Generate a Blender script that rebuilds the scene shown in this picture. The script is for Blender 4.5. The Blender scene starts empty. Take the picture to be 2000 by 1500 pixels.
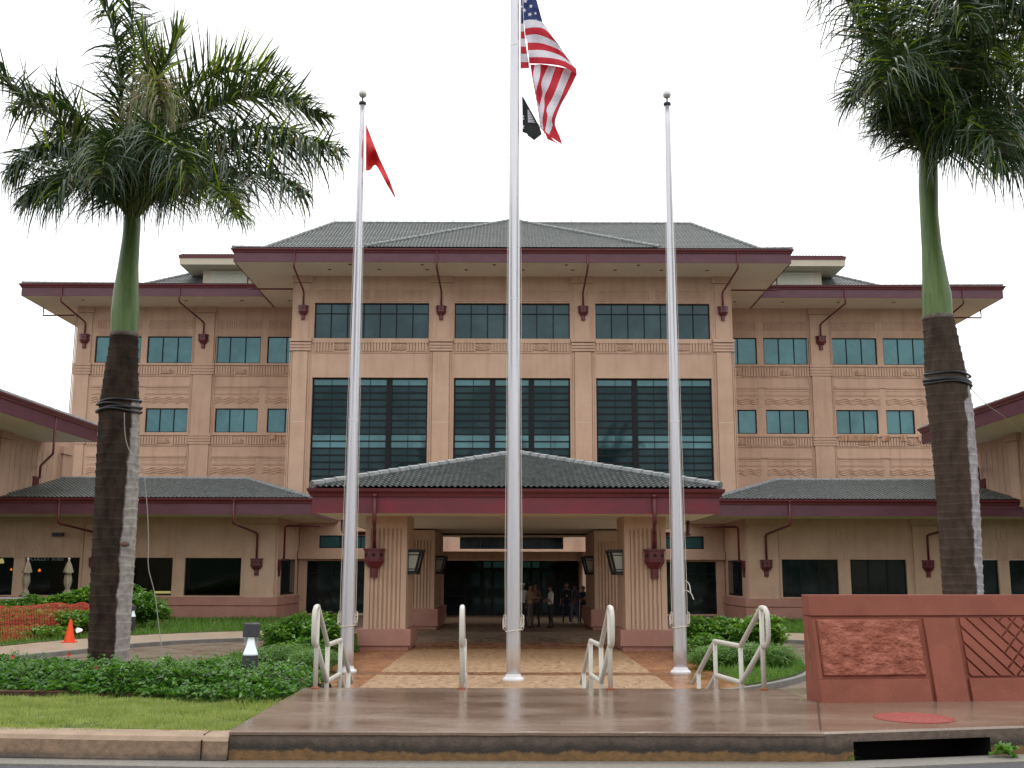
import bpy, math, random
import numpy as np
from mathutils import Vector, Matrix, noise
R = math.radians
C = bpy.context.scene.collection
sc = bpy.context.scene
random.seed(7); rng = np.random.default_rng(7)

# ------------------------------------------------------------ camera, sky, sun, exposure
EYE = 2.2; PITCH = R(10.0); FPX = 2100.0
cam_d = bpy.data.cameras.new('camera'); cam = bpy.data.objects.new('camera', cam_d); C.objects.link(cam)
cam_d.sensor_width = 36; cam_d.lens = 36 * FPX / 2000; cam_d.clip_start = 0.1; cam_d.clip_end = 3000
cam.matrix_world = Matrix.Translation((0, 0, EYE)) @ Matrix.Rotation(R(90) + PITCH, 4, 'X') @ Matrix.Rotation(R(0.15), 4, 'Z')
sc.camera = cam
SUN_EL, SUN_AZ = 62, 200     # high sun behind the camera, veiled by cloud
w = bpy.data.worlds.new('World'); sc.world = w; w.use_nodes = True
nt = w.node_tree; bg = nt.nodes['Background']
sky = nt.nodes.new('ShaderNodeTexSky'); sky.sky_type = 'NISHITA'; sky.sun_disc = False
sky.sun_elevation = R(SUN_EL); sky.sun_rotation = R(SUN_AZ); sky.dust_density = 6; sky.air_density = 2
cloud = nt.nodes.new('ShaderNodeTexNoise'); cloud.inputs['Scale'].default_value = 1.6; cloud.inputs['Detail'].default_value = 5
tc = nt.nodes.new('ShaderNodeTexCoord'); nt.links.new(tc.outputs['Generated'], cloud.inputs['Vector'])
cr = nt.nodes.new('ShaderNodeValToRGB'); cr.color_ramp.elements[0].color = (12.2, 12.6, 13.4, 1); cr.color_ramp.elements[1].color = (15.5, 15.5, 15.6, 1)
cr.color_ramp.elements[0].position = .3; cr.color_ramp.elements[1].position = .65
nt.links.new(cloud.outputs['Fac'], cr.inputs['Fac'])
mx = nt.nodes.new('ShaderNodeMixRGB'); mx.inputs['Fac'].default_value = .93      # overcast deck over the clear sky
nt.links.new(sky.outputs['Color'], mx.inputs['Color1']); nt.links.new(cr.outputs['Color'], mx.inputs['Color2'])
nt.links.new(mx.outputs['Color'], bg.inputs['Color']); bg.inputs['Strength'].default_value = 0.1
sd = bpy.data.lights.new('sun', 'SUN'); sd.energy = 1.0; sd.angle = R(25); sd.color = (1, .97, .92)
sun = bpy.data.objects.new('sun', sd); C.objects.link(sun)
sun.rotation_euler = (R(90 - SUN_EL), 0, R(180 - SUN_AZ) + R(180))
sc.view_settings.view_transform = 'Standard'; sc.view_settings.look = 'None'
sc.view_settings.exposure = 0.14; sc.view_settings.gamma = 1

def at(u, v, Y):
    """world point seen at photo pixel (u, v) when it stands Y metres away"""
    a = (750 - v) / FPX; c, s = math.cos(PITCH), math.sin(PITCH)
    t = Y / (c - s * a)
    return Vector((t * (u - 1000) / FPX, Y, EYE + t * (s + c * a)))
def zz(v, Y): return at(1000, v, Y).z

# ------------------------------------------------------------ materials
M = {}
def mat(name, col, col2=None, scale=3.0, rough=.8, rough2=None, bump=0.0, bscale=60.0, spec=.5, metal=0.0, detail=6, stretch=None, lo=.35, hi=.65, trans=0.0, ior=1.5, coord='Object', bdist=.02):
    m = bpy.data.materials.new(name); m.use_nodes = True; n = m.node_tree; b = n.nodes['Principled BSDF']
    b.inputs['Base Color'].default_value = (*col, 1); b.inputs['Roughness'].default_value = rough
    b.inputs['Metallic'].default_value = metal; b.inputs['Specular IOR Level'].default_value = spec; b.inputs['IOR'].default_value = ior
    t = n.nodes.new('ShaderNodeTexCoord'); vec = t.outputs[coord]
    if stretch:
        mp = n.nodes.new('ShaderNodeMapping'); mp.inputs['Scale'].default_value = stretch
        n.links.new(vec, mp.inputs['Vector']); vec = mp.outputs['Vector']
    if col2 is not None:
        z = n.nodes.new('ShaderNodeTexNoise'); z.inputs['Scale'].default_value = scale; z.inputs['Detail'].default_value = detail; z.inputs['Roughness'].default_value = .62
        n.links.new(vec, z.inputs['Vector'])
        r = n.nodes.new('ShaderNodeValToRGB'); r.color_ramp.elements[0].position = lo; r.color_ramp.elements[1].position = hi
        r.color_ramp.elements[0].color = (*col, 1); r.color_ramp.elements[1].color = (*col2, 1)
        n.links.new(z.outputs['Fac'], r.inputs['Fac']); n.links.new(r.outputs['Color'], b.inputs['Base Color'])
        if rough2 is not None:
            q = n.nodes.new('ShaderNodeMapRange'); q.inputs['From Min'].default_value = lo; q.inputs['From Max'].default_value = hi
            q.inputs['To Min'].default_value = rough; q.inputs['To Max'].default_value = rough2
            n.links.new(z.outputs['Fac'], q.inputs['Value']); n.links.new(q.outputs['Result'], b.inputs['Roughness'])
    if bump:
        z2 = n.nodes.new('ShaderNodeTexNoise'); z2.inputs['Scale'].default_value = bscale; z2.inputs['Detail'].default_value = 4
        n.links.new(vec, z2.inputs['Vector'])
        bp = n.nodes.new('ShaderNodeBump'); bp.inputs['Strength'].default_value = bump; bp.inputs['Distance'].default_value = bdist
        n.links.new(z2.outputs['Fac'], bp.inputs['Height']); n.links.new(bp.outputs['Normal'], b.inputs['Normal'])
    if trans: b.inputs['Transmission Weight'].default_value = trans
    M[name] = m; return m
def leafmat(name, c1, c2, rough=.45, tr=.25, sc=9):
    m = mat(name, c1, c2, scale=sc, rough=rough, detail=6, lo=.3, hi=.7)
    n = m.node_tree; b = n.nodes['Principled BSDF']; o = n.nodes['Material Output']
    tl = n.nodes.new('ShaderNodeBsdfTranslucent'); tl.inputs['Color'].default_value = (c2[0] * 1.6, c2[1] * 1.7, c2[2], 1)
    ms = n.nodes.new('ShaderNodeMixShader'); ms.inputs['Fac'].default_value = tr
    n.links.new(b.outputs[0], ms.inputs[1]); n.links.new(tl.outputs[0], ms.inputs[2]); n.links.new(ms.outputs[0], o.inputs['Surface'])
    return m
mat('stucco', (.525, .350, .250), (.61, .42, .305), scale=.55, rough=.9, bump=.25, bscale=25, detail=9, spec=.25)
mat('stucco_tan', (.52, .352, .248), (.60, .425, .31), scale=.7, rough=.9, bump=.25, bscale=25, detail=9, spec=.25)
mat('stain', (.33, .16, .07), (.53, .35, .25), scale=2.2, rough=.9, stretch=(3, 3, .5), lo=.42, hi=.6)
mat('base_pink', (.38, .185, .145), (.45, .235, .185), scale=1.2, rough=.8, bump=.2, bscale=30)
mat('soffit', (.76, .70, .56), (.82, .76, .62), scale=.4, rough=.9)
mat('penthouse_cream', (.62, .55, .42), (.67, .60, .47), scale=1, rough=.85)
mat('fascia_purple', (.085, .026, .038), (.125, .040, .062), scale=1.1, rough=.5, detail=8, stretch=(1, 1, 2.5), lo=.3, hi=.7)
mat('fascia_red', (.20, .018, .028), (.12, .022, .036), scale=.9, rough=.42, detail=8, stretch=(1, 1, 2.5))
mat('gutter_red', (.10, .016, .020), (.13, .022, .028), scale=1.5, rough=.35)
mat('pipe_red', (.13, .018, .024), (.10, .016, .024), scale=4, rough=.38)
mat('hole_black', (.006, .005, .005), rough=.9)
mat('frame_dark', (.008, .009, .010), rough=.6, spec=.25)
mat('roof_tile', (.075, .085, .082), (.20, .215, .205), scale=5, rough=.5, detail=6, lo=.3, hi=.75, spec=.5)
mat('ridge_tile', (.14, .15, .148), (.25, .26, .255), scale=5, rough=.45)
mat('louvre', (.66, .65, .54), rough=.7)
mat('steel_white', (.58, .58, .61), (.66, .66, .69), scale=3, rough=.3, metal=.55, stretch=(1, 1, .1))
mat('ball_metal', (.62, .62, .60), rough=.38, metal=.5)
mat('collar_white', (.78, .77, .78), rough=.35)
mat('dark_cap', (.03, .03, .035), rough=.5)
mat('wire_grey', (.30, .29, .26), rough=.8)
mat('rope', (.62, .58, .50), rough=.9)
mat('rail_cream', (.60, .57, .50), (.56, .54, .47), scale=6, rough=.33)
mat('rust', (.32, .10, .03), rough=.8)
mat('asphalt', (.040, .043, .052), (.085, .088, .10), scale=140, rough=.5, bump=.7, bscale=180, detail=3)
mat('gutter_pan', (.19, .175, .155), (.26, .24, .20), scale=30, rough=.55, bump=.4, bscale=90)
mat('kerb_grey', (.17, .165, .155), (.24, .23, .21), scale=4, rough=.6, bump=.2)
mat('path_beige', (.40, .30, .22), (.46, .36, .27), scale=1.6, rough=.28, rough2=.45, bump=.1, bscale=40)
mat('drive_brown', (.19, .14, .10), (.235, .18, .13), scale=1.1, rough=.18, rough2=.4, bump=.25, bscale=14, detail=9)
mat('stamp_tan', (.28, .16, .075), (.43, .275, .15), scale=6.5, rough=.34, rough2=.6, bump=.5, bscale=9, detail=10, stretch=(1, .6, 1))
mat('stamp_red', (.24, .095, .035), (.36, .165, .07), scale=2.0, rough=.14, rough2=.38, bump=.35, bscale=9, detail=10, stretch=(1, .6, 1))
mat('stamp_dark', (.16, .07, .035), (.26, .12, .05), scale=5, rough=.2, rough2=.4, bump=.4, bscale=9, detail=8)
mat('entrance_floor', (.12, .075, .045), (.17, .11, .065), scale=1.3, rough=.3, rough2=.5, detail=8)
mat('soil', (.05, .035, .02), (.09, .06, .035), scale=8, rough=.95, bump=.6, bscale=30)
mat('turf', (.06, .09, .018), (.12, .17, .03), scale=6, rough=.9, bump=1.0, bscale=70, detail=8, bdist=.05)
mat('hill_green', (.02, .04, .025), (.035, .06, .035), scale=.05, rough=1)
mat('sign_red', (.205, .062, .040), (.26, .082, .053), scale=2.5, rough=.75, spec=.3, bump=.25, bscale=35, detail=9)
mat('sign_rough', (.22, .062, .040), (.40, .15, .10), scale=6, rough=.85, bump=.9, bscale=32, detail=9, stretch=(1, 1, 1.5), spec=.25)
mat('manhole_red', (.33, .045, .030), (.24, .05, .035), scale=20, rough=.55, bump=.6, bscale=60)
mat('cone_orange', (.95, .085, .012), (.85, .07, .012), scale=4, rough=.5)
mat('net_orange', (.42, .040, .016), rough=.7)
mat('bollard_dark', (.035, .034, .040), (.05, .048, .055), scale=30, rough=.6)
mat('cloth_beige', (.30, .255, .18), (.36, .31, .22), scale=8, rough=.95, bump=.3)
mat('wood', (.25, .15, .07), (.32, .2, .1), scale=12, rough=.7)
mat('masonry', (.30, .14, .10), (.38, .20, .15), scale=9, rough=.9)
mat('white_paint', (.72, .72, .74), rough=.5)
mat('lantern_frame', (.012, .014, .013), rough=.5)
mat('lantern_glass', (.42, .42, .36), (.36, .37, .32), scale=6, rough=.3)
mat('hose_black', (.020, .022, .026), rough=.35)
mat('flag_red', (.55, .018, .035), rough=.8); mat('flag_white', (.74, .72, .78), rough=.8); mat('flag_blue', (.025, .045, .16), rough=.8)
mat('banner_red', (.72, .03, .035), (.62, .025, .03), scale=4, rough=.8); mat('banner_black', (.018, .022, .022), rough=.85)
mat('pipe_rust', (.10, .05, .035), (.16, .08, .05), scale=10, rough=.8)
mat('flower_red', (.65, .06, .04), rough=.6)
leafmat('leaf_hedge', (.030, .095, .012), (.085, .22, .028)); leafmat('leaf_bush', (.045, .12, .015), (.13, .28, .035))
leafmat('leaf_yellow', (.10, .20, .02), (.22, .36, .04)); leafmat('grass_blade', (.13, .195, .030), (.34, .385, .11), rough=.6, sc=2.2)
leafmat('grass_green', (.05, .13, .015), (.13, .25, .03), rough=.6, sc=2)
leafmat('palm_leaf', (.010, .028, .009), (.036, .075, .022), rough=.36, tr=.12)
leafmat('palm_leaf_bright', (.055, .11, .010), (.17, .23, .015), rough=.4, tr=.35)
leafmat('palm_leaf_dry', (.16, .125, .06), (.27, .23, .14), rough=.7, tr=.15)
mat('palm_rib', (.10, .13, .03), (.16, .15, .05), scale=5, rough=.5)
mat('crownshaft', (.050, .125, .020), (.15, .225, .055), scale=1.3, rough=.42, stretch=(6, 6, .6), detail=9, bump=.15, bscale=12)
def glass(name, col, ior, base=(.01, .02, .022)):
    m = mat(name, base, rough=.04, ior=ior, spec=.5, col2=tuple(min(1, c * 2.6 + .012) for c in base), scale=.35, detail=4, lo=.42, hi=.62); b = m.node_tree.nodes['Principled BSDF']  # noise in the base colour paints in cloud and hill reflections
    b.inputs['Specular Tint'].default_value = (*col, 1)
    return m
glass('glass_teal', (.42, .74, .78), 2.0, (.018, .050, .055))
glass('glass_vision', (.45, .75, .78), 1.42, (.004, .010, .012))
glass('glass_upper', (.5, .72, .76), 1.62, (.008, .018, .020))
glass('glass_dark', (.4, .6, .55), 1.45, (.004, .006, .006))
m = mat('glass_clear', (1, 1, 1), rough=.02)        # see-through shop glass
n = m.node_tree; o = n.nodes['Material Output']; n.nodes.remove(n.nodes['Principled BSDF'])
tr = n.nodes.new('ShaderNodeBsdfTransparent'); tr.inputs['Color'].default_value = (.45, .52, .5, 1); gl = n.nodes.new('ShaderNodeBsdfGlossy'); gl.inputs['Roughness'].default_value = .03; gl.inputs['Color'].default_value = (.6, .75, .72, 1)
fr = n.nodes.new('ShaderNodeFresnel'); fr.inputs['IOR'].default_value = 1.4; ms = n.nodes.new('ShaderNodeMixShader')
n.links.new(fr.outputs[0], ms.inputs[0]); n.links.new(tr.outputs[0], ms.inputs[1]); n.links.new(gl.outputs[0], ms.inputs[2]); n.links.new(ms.outputs[0], o.inputs['Surface'])
mat('room_dark', (.018, .014, .012), rough=.9)
def emit(name, col, s):
    m = bpy.data.materials.new(name); m.use_nodes = True; b = m.node_tree.nodes['Principled BSDF']
    b.inputs['Base Color'].default_value = (*col, 1); b.inputs['Emission Color'].default_value = (*col, 1); b.inputs['Emission Strength'].default_value = s; M[name] = m
m = mat('lens_clear', (1, 1, 1)); n = m.node_tree; o = n.nodes['Material Output']; n.nodes.remove(n.nodes['Principled BSDF'])
tr = n.nodes.new('ShaderNodeBsdfTransparent'); tr.inputs['Color'].default_value = (.93, .95, .95, 1); gl = n.nodes.new('ShaderNodeBsdfGlossy'); gl.inputs['Roughness'].default_value = .05
ms = n.nodes.new('ShaderNodeMixShader'); ms.inputs[0].default_value = .08; n.links.new(tr.outputs[0], ms.inputs[1]); n.links.new(gl.outputs[0], ms.inputs[2]); n.links.new(ms.outputs[0], o.inputs['Surface'])
def weather(name, amt=.28):
    """rain streaks and patchy fading of the stucco, kept by the wall itself"""
    m = M[name]; n = m.node_tree; b = n.nodes['Principled BSDF']; src = b.inputs['Base Color'].links[0].from_socket
    t = n.nodes.new('ShaderNodeTexCoord'); mp = n.nodes.new('ShaderNodeMapping'); mp.inputs['Scale'].default_value = (2.6, 2.6, .22); n.links.new(t.outputs['Object'], mp.inputs[0])
    z = n.nodes.new('ShaderNodeTexNoise'); z.inputs['Scale'].default_value = 1.0; z.inputs['Detail'].default_value = 9; z.inputs['Roughness'].default_value = .7; n.links.new(mp.outputs[0], z.inputs[0])
    r = n.nodes.new('ShaderNodeMapRange'); r.inputs['From Min'].default_value = .50; r.inputs['From Max'].default_value = .78; r.inputs['To Max'].default_value = amt * 2; n.links.new(z.outputs[0], r.inputs[0])
    mm = n.nodes.new('ShaderNodeMixRGB'); n.links.new(r.outputs[0], mm.inputs[0]); n.links.new(src, mm.inputs[1]); mm.inputs[2].default_value = (.33, .20, .135, 1)
    n.links.new(mm.outputs[0], b.inputs['Base Color'])
weather('stucco'); weather('stucco_tan', .2)
emit('lamp_orange', (1, .22, .03), 1.6); emit('glow_yellow', (1, .75, .3), .7); emit('lamp_white', (.9, .97, 1), .35)
# stained wet concrete of the landing, its faces and the kerb
def wet(name, c1, c2, c3):
    m = mat(name, c1, c2, scale=.9, rough=.06, rough2=.30, bump=.07, bscale=50, detail=9, stretch=(.55, 1.3, 1), lo=.32, hi=.68)
    n = m.node_tree; b = n.nodes['Principled BSDF']; src = b.inputs['Base Color'].links[0].from_socket
    z = n.nodes.new('ShaderNodeTexNoise'); z.inputs['Scale'].default_value = 38; z.inputs['Detail'].default_value = 5
    t = n.nodes.new('ShaderNodeTexCoord'); n.links.new(t.outputs['Object'], z.inputs['Vector'])
    mm = n.nodes.new('ShaderNodeMixRGB'); mm.blend_type = 'MIX'; r = n.nodes.new('ShaderNodeMapRange'); r.inputs['From Min'].default_value = .45; r.inputs['From Max'].default_value = .8; r.inputs['To Max'].default_value = .5
    n.links.new(z.outputs['Fac'], r.inputs['Value']); n.links.new(r.outputs[0], mm.inputs['Fac']); n.links.new(src, mm.inputs['Color1']); mm.inputs['Color2'].default_value = (*c3, 1)
    n.links.new(mm.outputs[0], b.inputs['Base Color']); return m
wet('landing_wet', (.13, .083, .056), (.25, .178, .132), (.32, .24, .185))
wet('slab_wet', (.15, .105, .072), (.25, .18, .13), (.30, .23, .17))
def facemat(name, top, bot, zmid, wob=.05):
    """dirty kerb face: upper colour, ragged damp tide line, ochre lower band"""
    m = mat(name, top, rough=.6, bump=.35, bscale=45); n = m.node_tree; b = n.nodes['Principled BSDF']
    t = n.nodes.new('ShaderNodeTexCoord'); sp = n.nodes.new('ShaderNodeSeparateXYZ'); n.links.new(t.outputs['Object'], sp.inputs[0])
    z = n.nodes.new('ShaderNodeTexNoise'); z.inputs['Scale'].default_value = 2.2; z.inputs['Detail'].default_value = 8; z.inputs['Roughness'].default_value = .7
    mp = n.nodes.new('ShaderNodeMapping'); mp.inputs['Scale'].default_value = (1, 1, .3); n.links.new(t.outputs['Object'], mp.inputs[0]); n.links.new(mp.outputs[0], z.inputs[0])
    ad = n.nodes.new('ShaderNodeMath'); ad.operation = 'MULTIPLY_ADD'; ad.inputs[1].default_value = wob * 4; n.links.new(z.outputs['Fac'], ad.inputs[0]); n.links.new(sp.outputs['Z'], ad.inputs[2])
    r = n.nodes.new('ShaderNodeValToRGB'); e = r.color_ramp.elements
    mr = n.nodes.new('ShaderNodeMapRange'); mr.inputs['From Min'].default_value = zmid - .12 + wob * 2; mr.inputs['From Max'].default_value = zmid + .12 + wob * 2
    n.links.new(ad.outputs[0], mr.inputs['Value']); n.links.new(mr.outputs[0], r.inputs['Fac'])
    e[0].position = .38; e[0].color = (*bot, 1); e[1].position = .85; e[1].color = (*top, 1)
    k = e.new(.47); k.color = (.030, .022, .015, 1); k = e.new(.60); k.color = (.045, .033, .022, 1)
    z2 = n.nodes.new('ShaderNodeTexNoise'); z2.inputs['Scale'].default_value = 16; z2.inputs['Detail'].default_value = 6; n.links.new(t.outputs['Object'], z2.inputs[0])
    mm = n.nodes.new('ShaderNodeMixRGB'); mm.blend_type = 'MULTIPLY'; mm.inputs['Fac'].default_value = .7
    r2 = n.nodes.new('ShaderNodeMapRange'); r2.inputs['From Min'].default_value = .3; r2.inputs['From Max'].default_value = .65; r2.inputs['To Min'].default_value = .45
    n.links.new(z2.outputs['Fac'], r2.inputs[0]); n.links.new(r.outputs[0], mm.inputs[1]); n.links.new(r2.outputs[0], mm.inputs[2]); n.links.new(mm.outputs[0], b.inputs['Base Color'])
facemat('landing_face', (.135, .095, .07), (.20, .105, .035), .70)
facemat('kerb_face', (.25, .16, .095), (.20, .125, .065), .60, .03)
mat('kerb_top', (.36, .25, .165), (.28, .19, .12), scale=5, rough=.5, bump=.2)
# palm bark: dark wet side, pale dry lichen side with its own ragged edge
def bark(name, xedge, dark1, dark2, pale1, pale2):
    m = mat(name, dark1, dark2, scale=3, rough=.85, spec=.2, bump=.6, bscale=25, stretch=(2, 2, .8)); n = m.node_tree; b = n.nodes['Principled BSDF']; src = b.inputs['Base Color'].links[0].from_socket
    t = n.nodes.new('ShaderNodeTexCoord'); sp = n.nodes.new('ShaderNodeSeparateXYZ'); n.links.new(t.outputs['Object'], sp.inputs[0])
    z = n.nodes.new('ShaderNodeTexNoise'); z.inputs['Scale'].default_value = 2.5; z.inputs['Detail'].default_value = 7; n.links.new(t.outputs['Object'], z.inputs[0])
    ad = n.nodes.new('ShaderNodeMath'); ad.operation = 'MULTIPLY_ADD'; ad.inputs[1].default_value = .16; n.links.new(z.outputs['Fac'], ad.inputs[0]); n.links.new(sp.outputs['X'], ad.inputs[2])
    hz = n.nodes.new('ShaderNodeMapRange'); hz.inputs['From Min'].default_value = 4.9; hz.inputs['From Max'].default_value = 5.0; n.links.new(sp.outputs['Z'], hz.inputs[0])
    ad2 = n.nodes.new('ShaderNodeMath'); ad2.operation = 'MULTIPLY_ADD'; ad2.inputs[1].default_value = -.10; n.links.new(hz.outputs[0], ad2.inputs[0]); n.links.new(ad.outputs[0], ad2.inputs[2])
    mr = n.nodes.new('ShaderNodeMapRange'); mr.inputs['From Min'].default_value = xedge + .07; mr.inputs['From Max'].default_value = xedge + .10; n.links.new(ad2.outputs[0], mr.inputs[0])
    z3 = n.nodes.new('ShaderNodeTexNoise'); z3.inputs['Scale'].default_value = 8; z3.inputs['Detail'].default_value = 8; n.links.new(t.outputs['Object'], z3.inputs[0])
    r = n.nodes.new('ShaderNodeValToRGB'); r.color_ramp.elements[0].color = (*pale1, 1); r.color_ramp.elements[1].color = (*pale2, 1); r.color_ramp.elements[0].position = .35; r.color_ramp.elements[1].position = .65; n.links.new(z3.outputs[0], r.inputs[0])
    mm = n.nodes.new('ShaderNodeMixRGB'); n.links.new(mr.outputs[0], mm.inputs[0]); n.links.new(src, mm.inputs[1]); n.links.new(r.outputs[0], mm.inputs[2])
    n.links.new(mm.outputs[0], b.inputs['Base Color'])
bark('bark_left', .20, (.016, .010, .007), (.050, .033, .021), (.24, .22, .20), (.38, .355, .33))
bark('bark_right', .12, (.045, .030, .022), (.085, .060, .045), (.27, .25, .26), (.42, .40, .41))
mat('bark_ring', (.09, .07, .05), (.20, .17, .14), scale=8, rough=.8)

# ------------------------------------------------------------ mesh helpers
WLOC = {}
def wl(o):
    return Vector(o.location) + (wl(o.parent) if o.parent else Vector((0, 0, 0))) if o else Vector((0, 0, 0))
def thing(name, label, cat, loc=(0, 0, 0), group=None):
    o = bpy.data.objects.new(name, None); o.empty_display_size = .2; C.objects.link(o); o.location = loc
    o['label'] = label; o['category'] = cat
    if group: o['group'] = group
    return o
def tag(o, label, cat, group=None, kind=None):
    o['label'] = label; o['category'] = cat
    if group: o['group'] = group
    if kind: o['kind'] = kind
    return o
def raw(name, V, F, mats, parent=None, mi=None, smooth=False, origin=None):
    V = np.asarray(V, dtype=np.float32).reshape(-1, 3)
    off = wl(parent) if parent else (Vector(origin) if origin is not None else Vector((0, 0, 0)))
    V = V - np.array(off, dtype=np.float32)
    me = bpy.data.meshes.new(name)
    if isinstance(F, np.ndarray):
        nf, k = F.shape
        me.vertices.add(len(V)); me.vertices.foreach_set('co', V.ravel())
        me.loops.add(nf * k); me.loops.foreach_set('vertex_index', F.astype(np.int32).ravel())
        me.polygons.add(nf); me.polygons.foreach_set('loop_start', np.arange(0, nf * k, k, dtype=np.int32))
        me.polygons.foreach_set('loop_total', np.full(nf, k, dtype=np.int32))
        me.update(calc_edges=True)
    else:
        me.from_pydata(V.tolist(), [], F)
    for m_ in (mats if isinstance(mats, (list, tuple)) else [mats]): me.materials.append(M[m_])
    if mi is not None: me.polygons.foreach_set('material_index', np.asarray(mi, dtype=np.int32))
    if smooth: me.polygons.foreach_set('use_smooth', np.ones(len(me.polygons), dtype=bool))
    o = bpy.data.objects.new(name, me); C.objects.link(o)
    if parent: o.parent = parent
    elif origin is not None: o.location = off
    return o
class MB:
    def __init__(s): s.v = []; s.f = []; s.m = []; s.cur = 0
    def add(s, V, F, k=None):
        b = len(s.v); s.v += [tuple(p) for p in V]; s.f += [[i + b for i in f] for f in F]; s.m += [s.cur if k is None else k] * len(F); return s
    def box(s, x0, x1, y0, y1, z0, z1, k=None):
        V = [(x, y, z) for z in (z0, z1) for y in (y0, y1) for x in (x0, x1)]
        return s.add(V, [[0, 2, 3, 1], [4, 5, 7, 6], [0, 1, 5, 4], [2, 6, 7, 3], [0, 4, 6, 2], [1, 3, 7, 5]], k)
    def frustum(s, c, w0, d0, w1, d1, z0, z1, k=None):
        x, y = c; V = [(x - w0, y - d0, z0), (x + w0, y - d0, z0), (x + w0, y + d0, z0), (x - w0, y + d0, z0), (x - w1, y - d1, z1), (x + w1, y - d1, z1), (x + w1, y + d1, z1), (x - w1, y + d1, z1)]
        return s.add(V, [[3, 2, 1, 0], [4, 5, 6, 7], [0, 1, 5, 4], [1, 2, 6, 5], [2, 3, 7, 6], [3, 0, 4, 7]], k)
    def quad(s, a, b, c, d, k=None): return s.add([a, b, c, d], [[0, 1, 2, 3]], k)
    def prism(s, poly, z0, z1, k=None, top=True, bot=True):
        n = len(poly); V = [(p[0], p[1], z0) for p in poly] + [(p[0], p[1], z1 if len(p) < 3 else p[2]) for p in poly]
        F = [[i, (i + 1) % n, n + (i + 1) % n, n + i] for i in range(n)]
        if top: F.append([n + i for i in range(n)])
        if bot: F.append([i for i in reversed(range(n))])
        return s.add(V, F, k)
    def tube(s, pts, r, n=8, k=None, cap=True):
        pts = [Vector(p) for p in pts]; rs = r if isinstance(r, (list, tuple)) else [r] * len(pts); V = []; F = []
        a0 = None
        for i, p in enumerate(pts):
            d = (pts[min(i + 1, len(pts) - 1)] - pts[max(i - 1, 0)]).normalized()
            if a0 is None: a0 = d.cross(Vector((0, 0, 1)) if abs(d.z) < .9 else Vector((1, 0, 0))).normalized()
            a = (a0 - d * a0.dot(d)).normalized(); a0 = a; b_ = d.cross(a)
            V += [p + (a * math.cos(2 * math.pi * j / n) + b_ * math.sin(2 * math.pi * j / n)) * rs[i] for j in range(n)]
        for i in range(len(pts) - 1):
            F += [[i * n + j, i * n + (j + 1) % n, (i + 1) * n + (j + 1) % n, (i + 1) * n + j] for j in range(n)]
        if cap: F += [[j for j in reversed(range(n))], [(len(pts) - 1) * n + j for j in range(n)]]
        return s.add(V, F, k)
    def lathe(s, c, prof, n=16, k=None):
        V = []; F = []; m_ = len(prof)
        for r, z in prof: V += [(c[0] + r * math.cos(2 * math.pi * j / n), c[1] + r * math.sin(2 * math.pi * j / n), z) for j in range(n)]
        for i in range(m_ - 1): F += [[i * n + j, i * n + (j + 1) % n, (i + 1) * n + (j + 1) % n, (i + 1) * n + j] for j in range(n)]
        F += [[j for j in reversed(range(n))], [(m_ - 1) * n + j for j in range(n)]]
        return s.add(V, F, k)
    def ball(s, c, r, k=None, n=14):
        return s.lathe(c, [(max(r * math.sin(math.pi * i / 8), .001), c[2] - r * math.cos(math.pi * i / 8)) for i in range(9)], n, k)
    def build(s, name, mats, parent=None, smooth=False, origin=None, bevel=0):
        o = raw(name, s.v, s.f, mats, parent, s.m, smooth, origin)
        if bevel:
            b = o.modifiers.new('bevel', 'BEVEL'); b.width = bevel; b.segments = 2; b.limit_method = 'ANGLE'
        return o
def struct(o): o['kind'] = 'structure'; return o
def smooth_path(P, n=8):
    P = [Vector(p) for p in P]; out = []
    for i in range(len(P) - 1):
        p0, p1, p2, p3 = P[max(i - 1, 0)], P[i], P[i + 1], P[min(i + 2, len(P) - 1)]
        for j in range(n):
            t = j / n; out.append(.5 * ((2 * p1) + (p2 - p0) * t + (2 * p0 - 5 * p1 + 4 * p2 - p3) * t * t + (3 * p1 - p0 - 3 * p2 + p3) * t ** 3))
    out.append(P[-1]); return out
def copy_tree(o, parent=None):
    c = o.copy(); C.objects.link(c); c.parent = parent
    for ch in list(o.children): copy_tree(ch, c)
    return c

# ------------------------------------------------------------ ground, road, kerbs, landing
def flat(name, poly, z, m, th=.02):
    b = MB(); b.prism(poly, z - th, z); return struct(b.build(name, m))
b = MB(); b.quad((-900, -900, -.30), (900, -900, -.30), (900, 1500, -.30), (-900, 1500, -.30)); struct(b.build('ground', 'soil'))
flat('road', [(-80, -40), (80, -40), (80, 22), (12, 11.35), (4.9, 9.83), (2.75, 9.32), (-2.45, 9.32), (-4.6, 9.5), (-12, 10.0), (-80, 14)], .60, 'asphalt', .3)
gp = [(-80, 14), (-12, 10.0), (-4.6, 9.5), (-2.45, 9.32), (2.75, 9.32), (4.9, 9.83), (12, 11.35), (80, 22)]
b = MB()
for (x0, y0), (x1, y1) in zip(gp[:-1], gp[1:]): b.prism([(x0, y0 + .0), (x1, y1 + .0), (x1, y1 + .34), (x0, y0 + .34)], .45, .615)
struct(b.build('gutter', 'gutter_pan'))
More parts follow.
